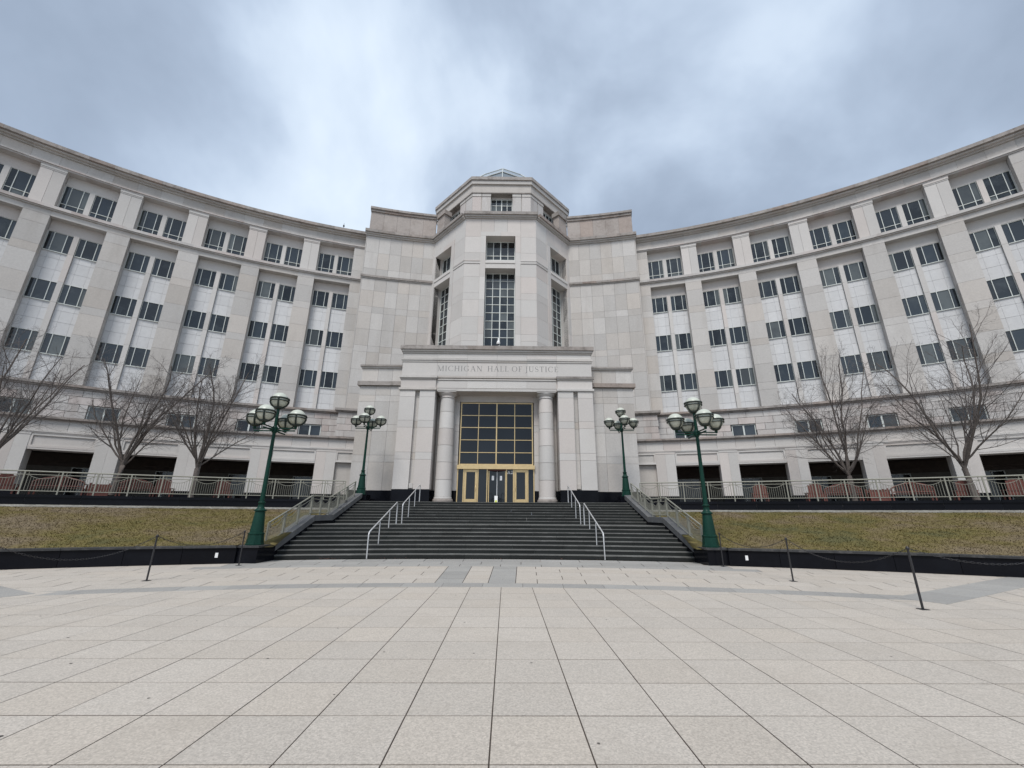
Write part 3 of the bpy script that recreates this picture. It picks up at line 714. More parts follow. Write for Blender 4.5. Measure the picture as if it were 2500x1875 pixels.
front = Pl(0, 33.3, 0)
dg = 0.827                                                # turn of the slanted faces (47.4 degrees)
faces = [(front, 'f')] + [(Pl(s * 3.28, 33.3, s * dg), s) for s in (-1, 1)]
OZ = [12.0, 14.16, 15.85, 16.48, 18.13, 19.80, 20.46, 22.10, 23.44]
for P, kd in faces:
    if kd == 'f': U0, U1, w0, w1 = -3.28, 3.28, -1.36, 1.36; sgn = 1
    else: U0, U1, w0, w1 = 0.0, 5.38, 2.14, 4.86; sgn = kd
    def B(name, mt, u0, u1, d0, d1, z0, z1):
        if sgn < 0: u0, u1 = -u1, -u0
        return P.box(name, mt, tw, u0, u1, d0, d1, z0, z1)
    fL, fR = w0 - 0.49, min(w1 + 0.49, U1 - 0.03)
    # backing with holes for the windows
    e0 = 0.02 if kd == 'f' else 0.02
    B('backing_wall', JNT, U0 + e0, w0, 0.06, 0.55, 12, 28.3); B('backing_wall', JNT, w1, U1 - e0, 0.06, 0.55, 12, 28.3)
    B('backing_wall', JNT, w0 + .001, w1 - .001, 0.06, 0.55, 26.42, 28.3); B('backing_wall', JNT, w0 + .001, w1 - .001, 0.1, 1.0, 22.99, 23.7)
    # facing stones outside the raised frame
    ucols = [(U0, fL), (fR, U1)] if kd == 'f' else [(U0, fL)]
    for u0, u1 in ucols:
        for z0, z1 in list(zip(OZ, OZ[1:])) + [(23.80, 24.6), (24.6, 26.33)]:
            B('facing_stone', STF, u0 + .008, u1 - .008, 0, .06, z0 + J / 2, z1 - J / 2)
        B('string_course', STF, u0 + .0, u1 - .002, -0.05, .06, 23.45, 23.79)
        B('string_course', STF, u0 + .0, u1 - .004, -0.085, .06, 23.68, 23.785)
    top = [U0, fL, fL + (fR - fL) / 3, fL + 2 * (fR - fL) / 3, fR, U1]
    for u0, u1 in zip(top, top[1:]):
        if u1 - u0 < 0.05: continue
        zlow = 26.33 if (u1 <= fL + .01 or u0 >= fR - .01) else 26.86
        B('facing_stone', STF, u0 + .008, u1 - .008, 0, .06, zlow + J / 2, 28.29)
    # raised frame
    zf = [12.0, 14.16, 16.48, 18.13, 19.8, 22.1, 24.6, 26.40]
    for z0, z1 in zip(zf, zf[1:]):
        B('frame_stone', STF, fL, w0, -0.045, .99, z0 + .005, z1 - .005); B('frame_stone', STF, w1, fR, -0.045, .99, z0 + .005, z1 - .005)
    B('frame_stone', STF, fL, (fL + fR) / 2 - .004, -0.045, .99, 26.405, 26.85); B('frame_stone', STF, (fL + fR) / 2 + .004, fR, -0.045, .99, 26.405, 26.85)
    B('transom_stone', STF, w0 + .004, w1 - .004, -0.02, .99, 22.98, 23.48); B('transom_ledge', STF, w0 + .004, w1 - .004, -0.08, .99, 23.485, 23.76)
    uc = (w0 + w1) / 2 * sgn; hw = (w1 - w0) / 2 - 0.005
    loc = P.at(uc, 0.84)
    window(tw, loc, P.r, [-hw, -hw / 2, 0, hw / 2, hw], [23.77, 24.78, 26.39][:] if False else [24.35, 24.84, 26.39], fw=0.055, edge=0.07, heavy=(2,))
    B('window_apron', STF, w0 + .005, w1 - .005, .82, .99, 23.77, 24.34)
    window(tw, loc, P.r, [-hw, -hw / 2, 0, hw / 2, hw], [13.0] + [22.97 - 0.805 * i for i in range(12, -1, -1)], fw=0.055, edge=0.07, heavy=(2,))
    # cornice running round
    for d0, z0, z1, mt_ in ((0.13, 28.30, 28.415, ST), (0.28, 28.42, 28.545, ST), (0.42, 28.55, 28.86, STW)):
        ex = d0 * math.tan(dg / 2)
        if kd == 'f': B('cornice', mt_, U0 - ex, U1 + ex, -d0, 1.5, z0, z1)
        else: B('cornice', mt_, U0 + ex + .002, U1 - d0 * 0.35, -d0, 1.5, z0, z1)

# attic: eight sided drum, entablature, skylight
oc = Vector((0, 42.0))
def octo(ins):                  # drum outline moved inwards by ins
    a, b, c_, d_ = 3.05, 34.4, 7.45, 39.0
    t8 = math.tan(rad(46.3) / 2)
    x1, y1, x2, y2 = a - ins * t8, b + ins, c_ - ins, d_ + ins * 0.38
    return [(-x1, y1), (x1, y1), (x2, y2), (x2, 84 - y2), (x1, 84 - y1), (-x1, 84 - y1), (-x2, 84 - y2), (-x2, y2)]
def ring(name, mt_, ins, z0, z1):
    MB().prism(octo(ins), z0, z1).build(name, mt_, tw)
ring('attic_core', JNT, 1.35, 28.4, 32.6)
ring('entablature', ST, 0.28, 32.55, 33.50); ring('entablature_line', STW, 0.20, 32.44, 32.545); ring('entablature_band', ST, 0.12, 33.505, 33.93); ring('roof_cornice', STW, 0.0, 33.935, 34.3)
ring('roof_step', STW, 1.0, 34.305, 34.75)
at = octo(0.32)
for i0, i1, kd in ((0, 1, 'f'), (1, 2, 'r'), (7, 0, 'l')):
    (ax_, ay_), (bx_, by_) = at[i0], at[i1]
    r = atan2(by_ - ay_, bx_ - ax_); Lf = hypot(bx_ - ax_, by_ - ay_); P = Pl((ax_ + bx_) / 2, (ay_ + by_) / 2, r)
    h = Lf / 2; ww = 1.09
    for u0, u1 in ((-h + 0.012, -ww - 0.95), (-ww - 0.85, -ww), (ww, ww + 0.85), (ww + 0.95, h - 0.012)):
        if u1 - u0 > 0.1:
            P.box('attic_pilaster', STR, tw, u0, u1, 0, 1.0, 28.8, 32.1); P.box('attic_cap', ST, tw, u0 - .02, u1 + .02 if u1 < h - .1 else u1, -0.05, 1.0, 32.105, 32.43)
    for u in (-ww - 0.9, ww + 0.9): P.box('attic_groove', ST, tw, u - 0.049, u + 0.049, 0.07, 1.0, 28.8, 32.43)
    P.box('attic_header', STR, tw, -ww + .004, ww - .004, 0.5, 1.02, 32.21, 32.43)
    window(tw, P.at(0, 0.52), r, [-ww + .01, -ww / 2, 0, ww / 2, ww - .01], [29.2, 30.4, 31.45, 32.2], fw=0.055, edge=0.06, heavy=(2,))
for s in (-1, 1):               # short returns of the parapet beside the drum
    P = Pl(s * 6.93, 37.42, s * dg)
    u0, u1 = sorted((-s * 1.25, s * 0.05)); P.box('parapet_return', PRP, tw, u0, u1, 0.22, 0.9, 28.87, 31.5)
    u0, u1 = sorted((-s * 1.4, s * 0.05)); P.box('parapet_cap', STW, tw, u0, u1, 0.08, 1.0, 31.505, 31.99)
sk = thing('glass_skylight', 'pale eight sided glass skylight rising above the top of the tower', 'skylight', (0, 42, 34.7))
skm = globe_mat('skylight_glass', (0.24, 0.28, 0.31), 0.2, 0.15)
RS = [(5.6, 34.76), (5.1, 37.3), (2.9, 39.9), (0.05, 41.4)]
m = MB(); m.lathe([(r, z) for r, z in RS], 8, (0, 42, 0), False, 0); m.build('glazing', skm, sk)
for i in range(8):
    a = i * pi / 4
    MB().tube([(r * 1.01 * cos(a), 42 + r * 1.01 * sin(a), z + 0.02) for r, z in RS], 0.05, 4).build('rib', FRM, sk)
for r, z in RS[1:3]:
    MB().tube([(r * 1.012 * cos(i * pi / 4), 42 + r * 1.012 * sin(i * pi / 4), z) for i in range(9)], 0.06, 4).build('ring_bar', FRM, sk)

# ================================================================ PORTICO
po = thing('entrance_portico', 'pale stone entrance portico with two round columns under an inscribed band', 'portico', (0, 29, ZT))
FP = Pl(0, 28.6, 0)
def pb(name, mt_, x0, x1, y0, y1, z0, z1): return put(name, bm_box(x1 - x0, y1 - y0, z1 - z0, mt_), po, ((x0 + x1) / 2, y0, z0), 0)
PR = [3.22, 5.18, 5.66, 7.36, 7.85, 9.54, 10.0]
for s in (-1, 1):
    def sb(name, mt_, a, b, y0, y1, z0, z1):
        x0, x1 = sorted((s * a, s * b)); return pb(name, mt_, x0, x1, y0, y1, z0, z1)
    for z0, z1 in zip(PR, PR[1:]):
        sb('pier_stone', STF, 4.34, 5.42, 28.6, 30.6, z0 + J / 2, z1 - J / 2); sb('pier_stone', STF, 5.74, 6.80, 28.6, 30.6, z0 + J / 2, z1 - J / 2)
        sb('slot_stone', ST, 5.425, 5.735, 28.85, 29.2, z0 + J / 2, z1 - J / 2)
    sb('pier_core', JNT, 4.36, 6.78, 28.9, 30.5, 3.22, 10.0)
    sb('slot_light', ST, 5.45, 5.71, 28.66, 28.86, 3.30, 3.62)
    sb('pier_base', BLK, 4.32, 6.82, 28.58, 30.62, ZT, 3.215)
    # block over the pier
    sb('pier_cornice', ST, 4.26, 6.90, 28.50, 30.6, 10.05, 10.20); sb('pier_cornice', ST, 4.30, 6.85, 28.55, 30.6, 10.0, 10.045)
    sb('frieze_block', STF, 4.33, 6.80, 28.6, 30.6, 10.205, 10.835)
    sb('block_cornice', STW if s > 0 else ST, 4.24, 6.92, 28.46, 30.6, 10.93, 11.10); sb('block_cornice', ST, 4.29, 6.87, 28.53, 30.6, 10.84, 10.925)
# architrave between the piers
cuts = [-4.25, -2.13, 0.0, 2.13, 4.25]
for a, b in zip(cuts, cuts[1:]):
    pb('architrave_stone', STF, a + .006, b - .006, 28.72, 30.0, 10.24, 10.80)
pb('architrave_core', STF, -4.33, 4.33, 28.75, 30.0, 10.03, 11.10)
pb('architrave_moulding', ST, -4.235, 4.235, 28.66, 28.80, 10.0, 10.10); pb('architrave_moulding', ST, -4.235, 4.235, 28.69, 28.80, 10.105, 10.19)
pb('architrave_moulding', ST, -4.235, 4.235, 28.66, 28.80, 10.82, 10.90); pb('architrave_moulding', ST, -4.235, 4.235, 28.62, 28.80, 10.98, 11.10)
# inscription band and upper mouldings, in the stones the joints show
bc_ = [-6.80, -4.30, -2.15, 0.0, 2.15, 4.30, 6.80]
for a, b in zip(bc_, bc_[1:]):
    pb('inscription_stone', STF, a + .005, b - .005, 28.62, 30.6, 11.105, 12.15)
    pb('upper_band_stone', STF, a + .005, b - .005, 28.62, 30.6, 12.45, 12.82)
    f0, f1 = (0.10 if a < -6.7 else 0), (0.10 if b > 6.7 else 0)
    pb('band_moulding', ST, a - f0 + .003, b + f1 - .003, 28.52, 30.6, 12.28, 12.445); pb('band_moulding', ST, a - f0 * .5 + .003, b + f1 * .5 - .003, 28.57, 30.6, 12.155, 12.275)
    pb('cornice_stone', ST, a - f0 * .7 + .003, b + f1 * .7 - .003, 28.54, 30.6, 12.825, 12.93); pb('cornice_stone', ST, a - f0 * 1.3 + .003, b + f1 * 1.3 - .003, 28.46, 30.6, 12.935, 13.07)
    pb('top_stone', STW, a - f0 * 2 + .003, b + f1 * 2 - .003, 28.36, 30.6, 13.075, 13.36)
pb('roof', JNT, -6.7, 6.7, 28.8, 34.0, 13.0, 13.2)
pb('soffit', STF, -4.34, 4.34, 30.0, 30.5, 9.98, 10.3)
# columns
for s in (-1, 1):
    cx, cy = s * 3.52, 29.32
    c = put('column', None, po, (cx, cy, ZT), 0)
    MB().lathe([(0.64, ZT), (0.67, ZT + 0.06), (0.69, ZT + 0.14), (0.67, ZT + 0.22), (0.62, ZT + 0.28)], 40, (cx, cy, 0)).build('base', STW, c)
    MB().lathe([(0.60, ZT + 0.281), (0.60, ZT + 0.37), (0.57, ZT + 0.40)], 40, (cx, cy, 0)).build('base_fillet', ST, c)
    zs = [2.77, 3.88, 5.04, 6.20, 7.37, 8.55, 9.56]
    def rs(z): u = (z - 2.77) / 6.8; return 0.565 - 0.07 * u ** 1.6
    for z0, z1 in zip(zs, zs[1:]):
        m = MB().lathe([(rs(z0), z0 + .012), (rs((z0 + z1) / 2), (z0 + z1) / 2), (rs(z1), z1 - .012)], 40, (cx, cy, 0)); m.lathe([(rs(z0) - .02, z0), (rs(z0) - .02, z0 + .013)], 40, (cx, cy, 0)); m.build('drum', STF, c)
    MB().lathe([(0.50, 9.561), (0.54, 9.59), (0.54, 9.63), (0.50, 9.655), (0.50, 9.74), (0.55, 9.77), (0.62, 9.85), (0.655, 9.93), (0.655, 9.955)], 40, (cx, cy, 0)).build('capital', STF, c)
    MB().box(cx - .66, cx + .66, cy - .66, cy + .66, 9.957, 10.03).build('abacus', STF, c)
# entrance wall behind the columns
for s in (-1, 1):
    zz = PR
    for z0, z1 in zip(zz, zz[1:]):
        x0, x1 = sorted((s * 2.70, s * 4.33)); pb('entrance_stone', STF, x0 + .004, x1 - .004, 30.0, 30.4, z0 + J / 2, z1 - J / 2)
    x0, x1 = sorted((s * 2.74, s * 4.33)); pb('entrance_base', BLK, x0, x1, 29.97, 30.4, ZT, 3.215)
for a, b in zip([-2.7, -1.35, 0, 1.35], [-1.35, 0, 1.35, 2.7]): pb('entrance_stone', STF, a + .004, b - .004, 30.0, 30.4, 9.56, 9.975)
pb('entrance_backing', JNT, -4.3, 4.3, 30.42, 30.5, ZT, 9.9)
# brass glazing
xs = [-2.62, -1.31, 0, 1.31, 2.62]; zs = [5.0, 5.87, 6.77, 7.67, 8.56, 9.52]
window(po, (0, 30.05), 0, xs, zs, GOLD, GLD, fw=0.048, edge=0.07, dd=0.12, name='brass_window', heavy=(2,))
pb('brass_beam', GOLD, -2.72, -0.003, 29.8, 30.35, 4.69, 4.97); pb('brass_beam', GOLD, 0.003, 2.72, 29.8, 30.35, 4.69, 4.97)
for x in (-2.66, -2.24, -1.24, -0.60, 0.75, 1.24, 2.24, 2.66): pb('door_mullion', GOLD, x - .035, x + .035, 29.95, 30.15, ZT, 4.688)
for a, b in ((-2.62, -2.28), (2.28, 2.62), (-1.2, -0.64), (0.79, 1.2)): pb('side_pane', GLD, a, b, 30.04, 30.055, ZT, 4.685)
for x0, x1, hs in ((-2.20, -1.29, 1), (1.29, 2.20, -1)):
    c = put('entrance_door', None, po, ((x0 + x1) / 2, 30.0, ZT), 0)
    m = MB().box(x0, x0 + .15, 29.99, 30.07, ZT + .01, 4.67).box(x1 - .15, x1, 29.99, 30.07, ZT + .01, 4.67).box(x0 + .151, x1 - .151, 29.99, 30.07, 4.50, 4.67).box(x0 + .151, x1 - .151, 29.99, 30.07, ZT + .01, ZT + .3)
    m.build('door_frame', GOLD, c); MB().box(x0 + .15, x1 - .15, 30.02, 30.035, ZT + .3, 4.5).build('pane', GLD, c)
    hx = x1 - .075 if hs > 0 else x0 + .075
    MB().tube([(hx, 29.99, 3.2), (hx, 29.93, 3.25), (hx, 29.93, 3.65), (hx, 29.99, 3.7)], 0.014, 6).build('handle', GOLD, c)
c = put('revolving_door', None, po, (0.08, 30.7, ZT), 0)
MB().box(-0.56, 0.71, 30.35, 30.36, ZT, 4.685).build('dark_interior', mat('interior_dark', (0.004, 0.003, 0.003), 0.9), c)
MB().box(-0.56, 0.71, 29.96, 30.34, 4.58, 4.685).build('drum_ceiling', mat('interior_red', (0.09, 0.02, 0.012), 0.6), c)
m = MB().prism([(-0.50, 29.98), (-0.46, 29.98), (0.10, 30.28), (0.06, 30.30)], ZT + .02, 4.57); q = m.build('door_wing', GLD, c); fix_normals(q.o.data)
m = MB().prism([(0.66, 29.98), (0.70, 29.98), (0.12, 30.30), (0.08, 30.28)], ZT + .02, 4.57); q = m.build('door_wing', GLD, c); fix_normals(q.o.data)
for (x, y) in ((-0.48, 29.975), (0.68, 29.975)): MB().box(x - .025, x + .025, y, y + .05, ZT + .01, 4.575).build('wing_stile', GOLD, c)
MB().box(0.06, 0.11, 30.25, 30.30, ZT + .01, 4.57).build('wing_stile', STL, c)
for xa, ya in ((-0.20, 30.118), (0.36, 30.13)):
    n_ = tag(put('paper_notice', bm_box(0.16, 0.006, 0.30, PAP), None, (xa, ya - 0.02, 3.95), 0.45 if xa < 0 else -0.45), 'white paper notice taped to the %s wing of the revolving door' % ('left' if xa < 0 else 'right'), 'notice', 'notices on the revolving door')
    m = MB()
    for i in range(7): m.box(-0.05, 0.05 - 0.02 * (i % 3), -0.002, 0, 0.05 + i * 0.03, 0.062 + i * 0.03)
    put('print_lines', m.mesh('print_lines', LTR), n_, n_.w, n_.r)
# flanking blocks
for s in (-1, 1):
    def sb(name, mt_, a, b, y0, y1, z0, z1):
        x0, x1 = sorted((s * a, s * b)); return pb(name, mt_, x0, x1, y0, y1, z0, z1)
    FR = [3.16, 5.04, 5.52, 7.17, 7.65, 9.31, 9.79, 10.46]
    FX = [6.81, 7.65, 8.70, 9.86]
    for x0, x1 in zip(FX, FX[1:]):
        for z0, z1 in zip(FR, FR[1:]): sb('flank_stone', ST, x0 + J / 2, x1 - J / 2, 29.2, 29.27, z0 + J / 2, z1 - J / 2)
        sb('flank_stone', ST, x0 + J / 2, x1 - J / 2, 29.3, 29.37, 10.81, 11.86)
    sb('flank_core', JNT, 6.81, 9.84, 29.27, 37.0, ZT, 10.5); sb('flank_core', JNT, 6.81, 9.84, 29.37, 37.0, 10.5, 11.87)
    for z0, z1 in zip(FR, FR[1:]):
        for y0, y1 in ((29.27, 31.2), (31.2, 33.6)):
            q = put('flank_side_stone', bm_box(y1 - y0 - J, 0.04, z1 - z0 - J, ST), po, (s * 9.88, (y0 + y1) / 2, z0 + J / 2), s * pi / 2)
    sb('flank_cornice', STW, 6.81, 10.03, 29.02, 37.0, 10.50, 10.80)
    sb('flank_cornice', STW, 6.81, 10.0, 29.12, 37.0, 11.96, 12.10); sb('flank_cornice', ST, 6.81, 9.95, 29.2, 37.0, 11.87, 11.955)
    sb('flank_base', BLK, 6.83, 9.90, 29.17, 33.5, ZT, 3.155)

# inscription in raised strokes, the shade of carving put into their dark colour
LT_H = 0.41
def letter(ch):
    """list of ribbons (points, widths) on a unit height; advance width"""
    TK, TN, SF = 0.125, 0.05, 0.03
    R = []
    def stem(x, z0=0, z1=1, w=TK): R.append(([(x, z0), (x, z1)], [w, w]))
    def serif(x, z, w=0.32): R.append(([(x - w / 2, z), (x + w / 2, z)], [SF, SF]))
    def bar(x0, x1, z, w=TN): R.append(([(x0, z), (x1, z)], [w, w]))
    def tip(x, z0, z1): R.append(([(x, z0), (x, z1)], [0.03, 0.055]))
    def bow(cx, cz, rx, rz, a0, a1, n=14):
        pts = []; ws = []
        for i in range(n + 1):
            a = rad(a0 + (a1 - a0) * i / n); pts.append((cx + rx * cos(a), cz + rz * sin(a))); ws.append(TN * 0.7 + (TK - TN * 0.7) * abs(cos(a)) ** 1.5)
        R.append((pts, ws))
    if ch == 'I': stem(0.17); serif(0.17, .015); serif(0.17, .985); return R, 0.34
    if ch == 'M':
        stem(0.16, w=TN); stem(0.92, w=TK); R.append(([(0.13, 1), (0.52, 0.02)], [TK, TK])); R.append(([(0.90, 1), (0.54, 0.03)], [TN, TN]))
        serif(0.16, .015, .26); serif(0.92, .015, .32); serif(0.10, .985, .2); serif(0.95, .985, .26); return R, 1.08
    if ch == 'N':
        stem(0.15, w=TN); stem(0.80, w=TN); R.append(([(0.12, 1), (0.80, 0.0)], [TK, TK])); serif(0.15, .015, .26); serif(0.08, .985, .22); serif(0.80, .985, .26); return R, 0.93
    if ch == 'H': stem(0.17); stem(0.75); bar(.17, .75, .5); [serif(x, z) for x in (.17, .75) for z in (.015, .985)]; return R, 0.92
    if ch == 'A':
        R.append(([(0.42, 1.0), (0.76, 0)], [TK, TK])); R.append(([(0.42, 1.0), (0.12, 0)], [TN, TN])); bar(.22, .64, .34, .04); serif(.12, .015, .26); serif(.76, .015, .32); return R, 0.88
    if ch == 'L': stem(0.17); serif(.17, .985); R.append(([(0.01, .015), (.60, .015)], [SF, SF])); R.append(([(.57, .01), (.60, .24)], [.07, .02])); return R, 0.64
    if ch == 'F': stem(0.17); serif(.17, .015); bar(.02, .60, .985, SF); tip(.59, .80, .99); bar(.2, .46, .5, .04); tip(.46, .42, .58); return R, 0.64
    if ch == 'E': stem(0.17); bar(.02, .62, .985, SF); bar(.02, .64, .015, SF); tip(.61, .80, .99); R.append(([(.61, .01), (.65, .22)], [.06, .02])); bar(.2, .46, .51, .04); tip(.46, .43, .59); return R, 0.68
    if ch == 'T': stem(0.38); serif(.38, .015); bar(.03, .73, .985, SF + .01); tip(.05, .78, .99); tip(.71, .78, .99); return R, 0.76
    if ch == 'O': bow(.48, .5, .40, .485, 0, 360, 30); return R, 0.96
    if ch == 'C': bow(.50, .5, .42, .485, 48, 312, 22); tip(.80, .70, .98); tip(.80, .14, .10); return R, 0.88
    if ch == 'G': bow(.50, .5, .42, .485, 48, 300, 22); tip(.80, .70, .98); stem(.76, .06, .42); serif(.76, .42, .3); return R, 0.98
    if ch == 'J': stem(0.24, 0.0, 1); serif(.24, .985); R.append(([(.24, .02), (.20, -.14), (.08, -.24), (-.04, -.24)], [TK, TK * .9, .06, .04])); return R, 0.42
    if ch == 'U':
        stem(.16, .32, 1); stem(.72, .32, 1, TN); pts = []; ws = []
        for i in range(13):
            a = pi + pi * i / 12; pts.append((.44 + .28 * cos(a), .32 + .31 * sin(a))); ws.append(TK + (TN - TK) * i / 12)
        R.append((pts, ws)); serif(.16, .985); serif(.72, .985, .26); return R, 0.88
    if ch == 'S':
        pts = []; ws = []
        for i in range(27):
            u = i / 26
            if u < .5: a = rad(40 + 230 * (u / .5)); x, z = .31 + .22 * cos(a), .745 + .24 * sin(a)
            else: a = rad(90 - 230 * ((u - .5) / .5)); x, z = .31 + .24 * cos(a), .26 + .245 * sin(a)
            pts.append((x, z)); ws.append(TN + (TK - TN) * max(0, 1 - abs(u - .5) * 2.8))
        R.append((pts, ws)); tip(.50, .74, .97); tip(.09, .24, .05); return R, 0.62
    return [], 0.45
phrase = 'MICHIGAN  HALL OF JUSTICE'
adv = []
for ch in phrase: adv.append(letter(ch)[1] + 0.17 if ch != ' ' else 0.36)
adv = [a for a in adv]; tot = sum(adv) - 0.17
x = -4.27; sc = (4.40 + 4.27) / tot
dep = 0
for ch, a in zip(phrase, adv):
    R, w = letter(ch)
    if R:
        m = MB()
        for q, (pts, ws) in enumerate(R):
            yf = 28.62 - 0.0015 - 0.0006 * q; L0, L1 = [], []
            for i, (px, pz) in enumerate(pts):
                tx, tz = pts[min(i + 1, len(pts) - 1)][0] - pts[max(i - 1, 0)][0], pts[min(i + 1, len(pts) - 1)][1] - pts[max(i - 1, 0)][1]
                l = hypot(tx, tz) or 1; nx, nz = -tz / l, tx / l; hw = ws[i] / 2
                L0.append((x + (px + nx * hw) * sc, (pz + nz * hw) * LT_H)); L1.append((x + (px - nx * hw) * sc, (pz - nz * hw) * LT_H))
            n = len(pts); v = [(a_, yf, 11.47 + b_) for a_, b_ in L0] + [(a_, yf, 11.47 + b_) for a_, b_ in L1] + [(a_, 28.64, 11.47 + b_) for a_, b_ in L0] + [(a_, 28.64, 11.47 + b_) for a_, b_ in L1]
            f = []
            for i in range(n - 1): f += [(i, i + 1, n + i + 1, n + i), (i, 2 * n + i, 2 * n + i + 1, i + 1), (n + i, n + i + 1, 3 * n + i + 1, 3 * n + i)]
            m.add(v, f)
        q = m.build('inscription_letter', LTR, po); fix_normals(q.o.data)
    x += a * sc
# A2 on the side pane
m = MB(); q = 0
for pts in ([(0.0, 0), (0.10, 0.2)], [(0.20, 0), (0.10, 0.2)], [(0.04, 0.055), (0.16, 0.055)],
            [(0.26, 0.145), (0.275, 0.185), (0.32, 0.20), (0.365, 0.185), (0.38, 0.145), (0.36, 0.105), (0.25, 0.015)], [(0.25, 0.018), (0.385, 0.018)]):
    for (ax_, az_), (bx_, bz_) in zip(pts, pts[1:]):
        l = hypot(bx_ - ax_, bz_ - az_); nx, nz = -(bz_ - az_) / l * .02, (bx_ - ax_) / l * .02; q += 1; yy = 30.03 - q * .0004
        v = [(0.81 + ax_ + nx, yy, 4.38 + az_ + nz), (0.81 + ax_ - nx, yy, 4.38 + az_ - nz), (0.81 + bx_ - nx, yy, 4.38 + bz_ - nz), (0.81 + bx_ + nx, yy, 4.38 + bz_ + nz)]
        m.add(v + [(a_, 30.036, c_) for a_, b_, c_ in v], [(0, 1, 2, 3), (0, 4, 5, 1), (1, 5, 6, 2), (2, 6, 7, 3), (3, 7, 4, 0)])
q = m.build('door_lettering', WPL, po); fix_normals(q.o.data)

# small things at the entrance
t = thing('floor_sign', 'small white and yellow floor sign standing at the top step before the revolving door', 'sign', (0.10, 27.6, ZT))
MB().prism_x([(27.50, ZT), (27.58, ZT + 0.42), (27.60, ZT + 0.42), (27.56, ZT)], 0.0, 0.2).build('front_leaf', WPL, t)
MB().prism_x([(27.70, ZT), (27.62, ZT + 0.42), (27.605, ZT + 0.42), (27.66, ZT)], 0.005, 0.195).build('back_leaf', WPL, t)
MB().prism_x([(27.497, ZT + .03), (27.520, ZT + 0.15), (27.525, ZT + .15), (27.502, ZT + .03)], 0.03, 0.17).build('yellow_mark', YEL, t)
for ch in t.o.children: fix_normals(ch.data)
t = thing('security_camera', 'white dome security camera on a short post above the inscription', 'camera', (0.05, 28.9, 13.36))
MB().tube([(.05, 28.9, 13.2), (.05, 28.9, 13.72)], 0.03, 8).build('post', WPL, t)
MB().lathe([(0.10, 13.70), (0.14, 13.78), (0.13, 13.86), (0.07, 13.97), (0.045, 14.0), (0.045, 14.2)], 16, (.05, 28.9, 0)).build('housing', WPL, t)
MB().lathe([(0.02, 13.6), (0.08, 13.63), (0.10, 13.70)], 16, (.05, 28.9, 0)).build('dome', CHN, t)
p = pol(56.6, -16.45, 28.8)
t = thing('roof_antenna', 'thin dark antenna standing on the roof edge of the left wing', 'antenna', p)
MB().tube([(p[0], p[1], 28.8), (p[0], p[1], 29.5)], 0.015, 5).build('mast', CHN, t); MB().lathe([(0.02, 29.45), (0.09, 29.55), (0.07, 29.68), (0.02, 29.75), (0.01, 29.95)], 8, (p[0], p[1], 0)).build('head', CHN, t)

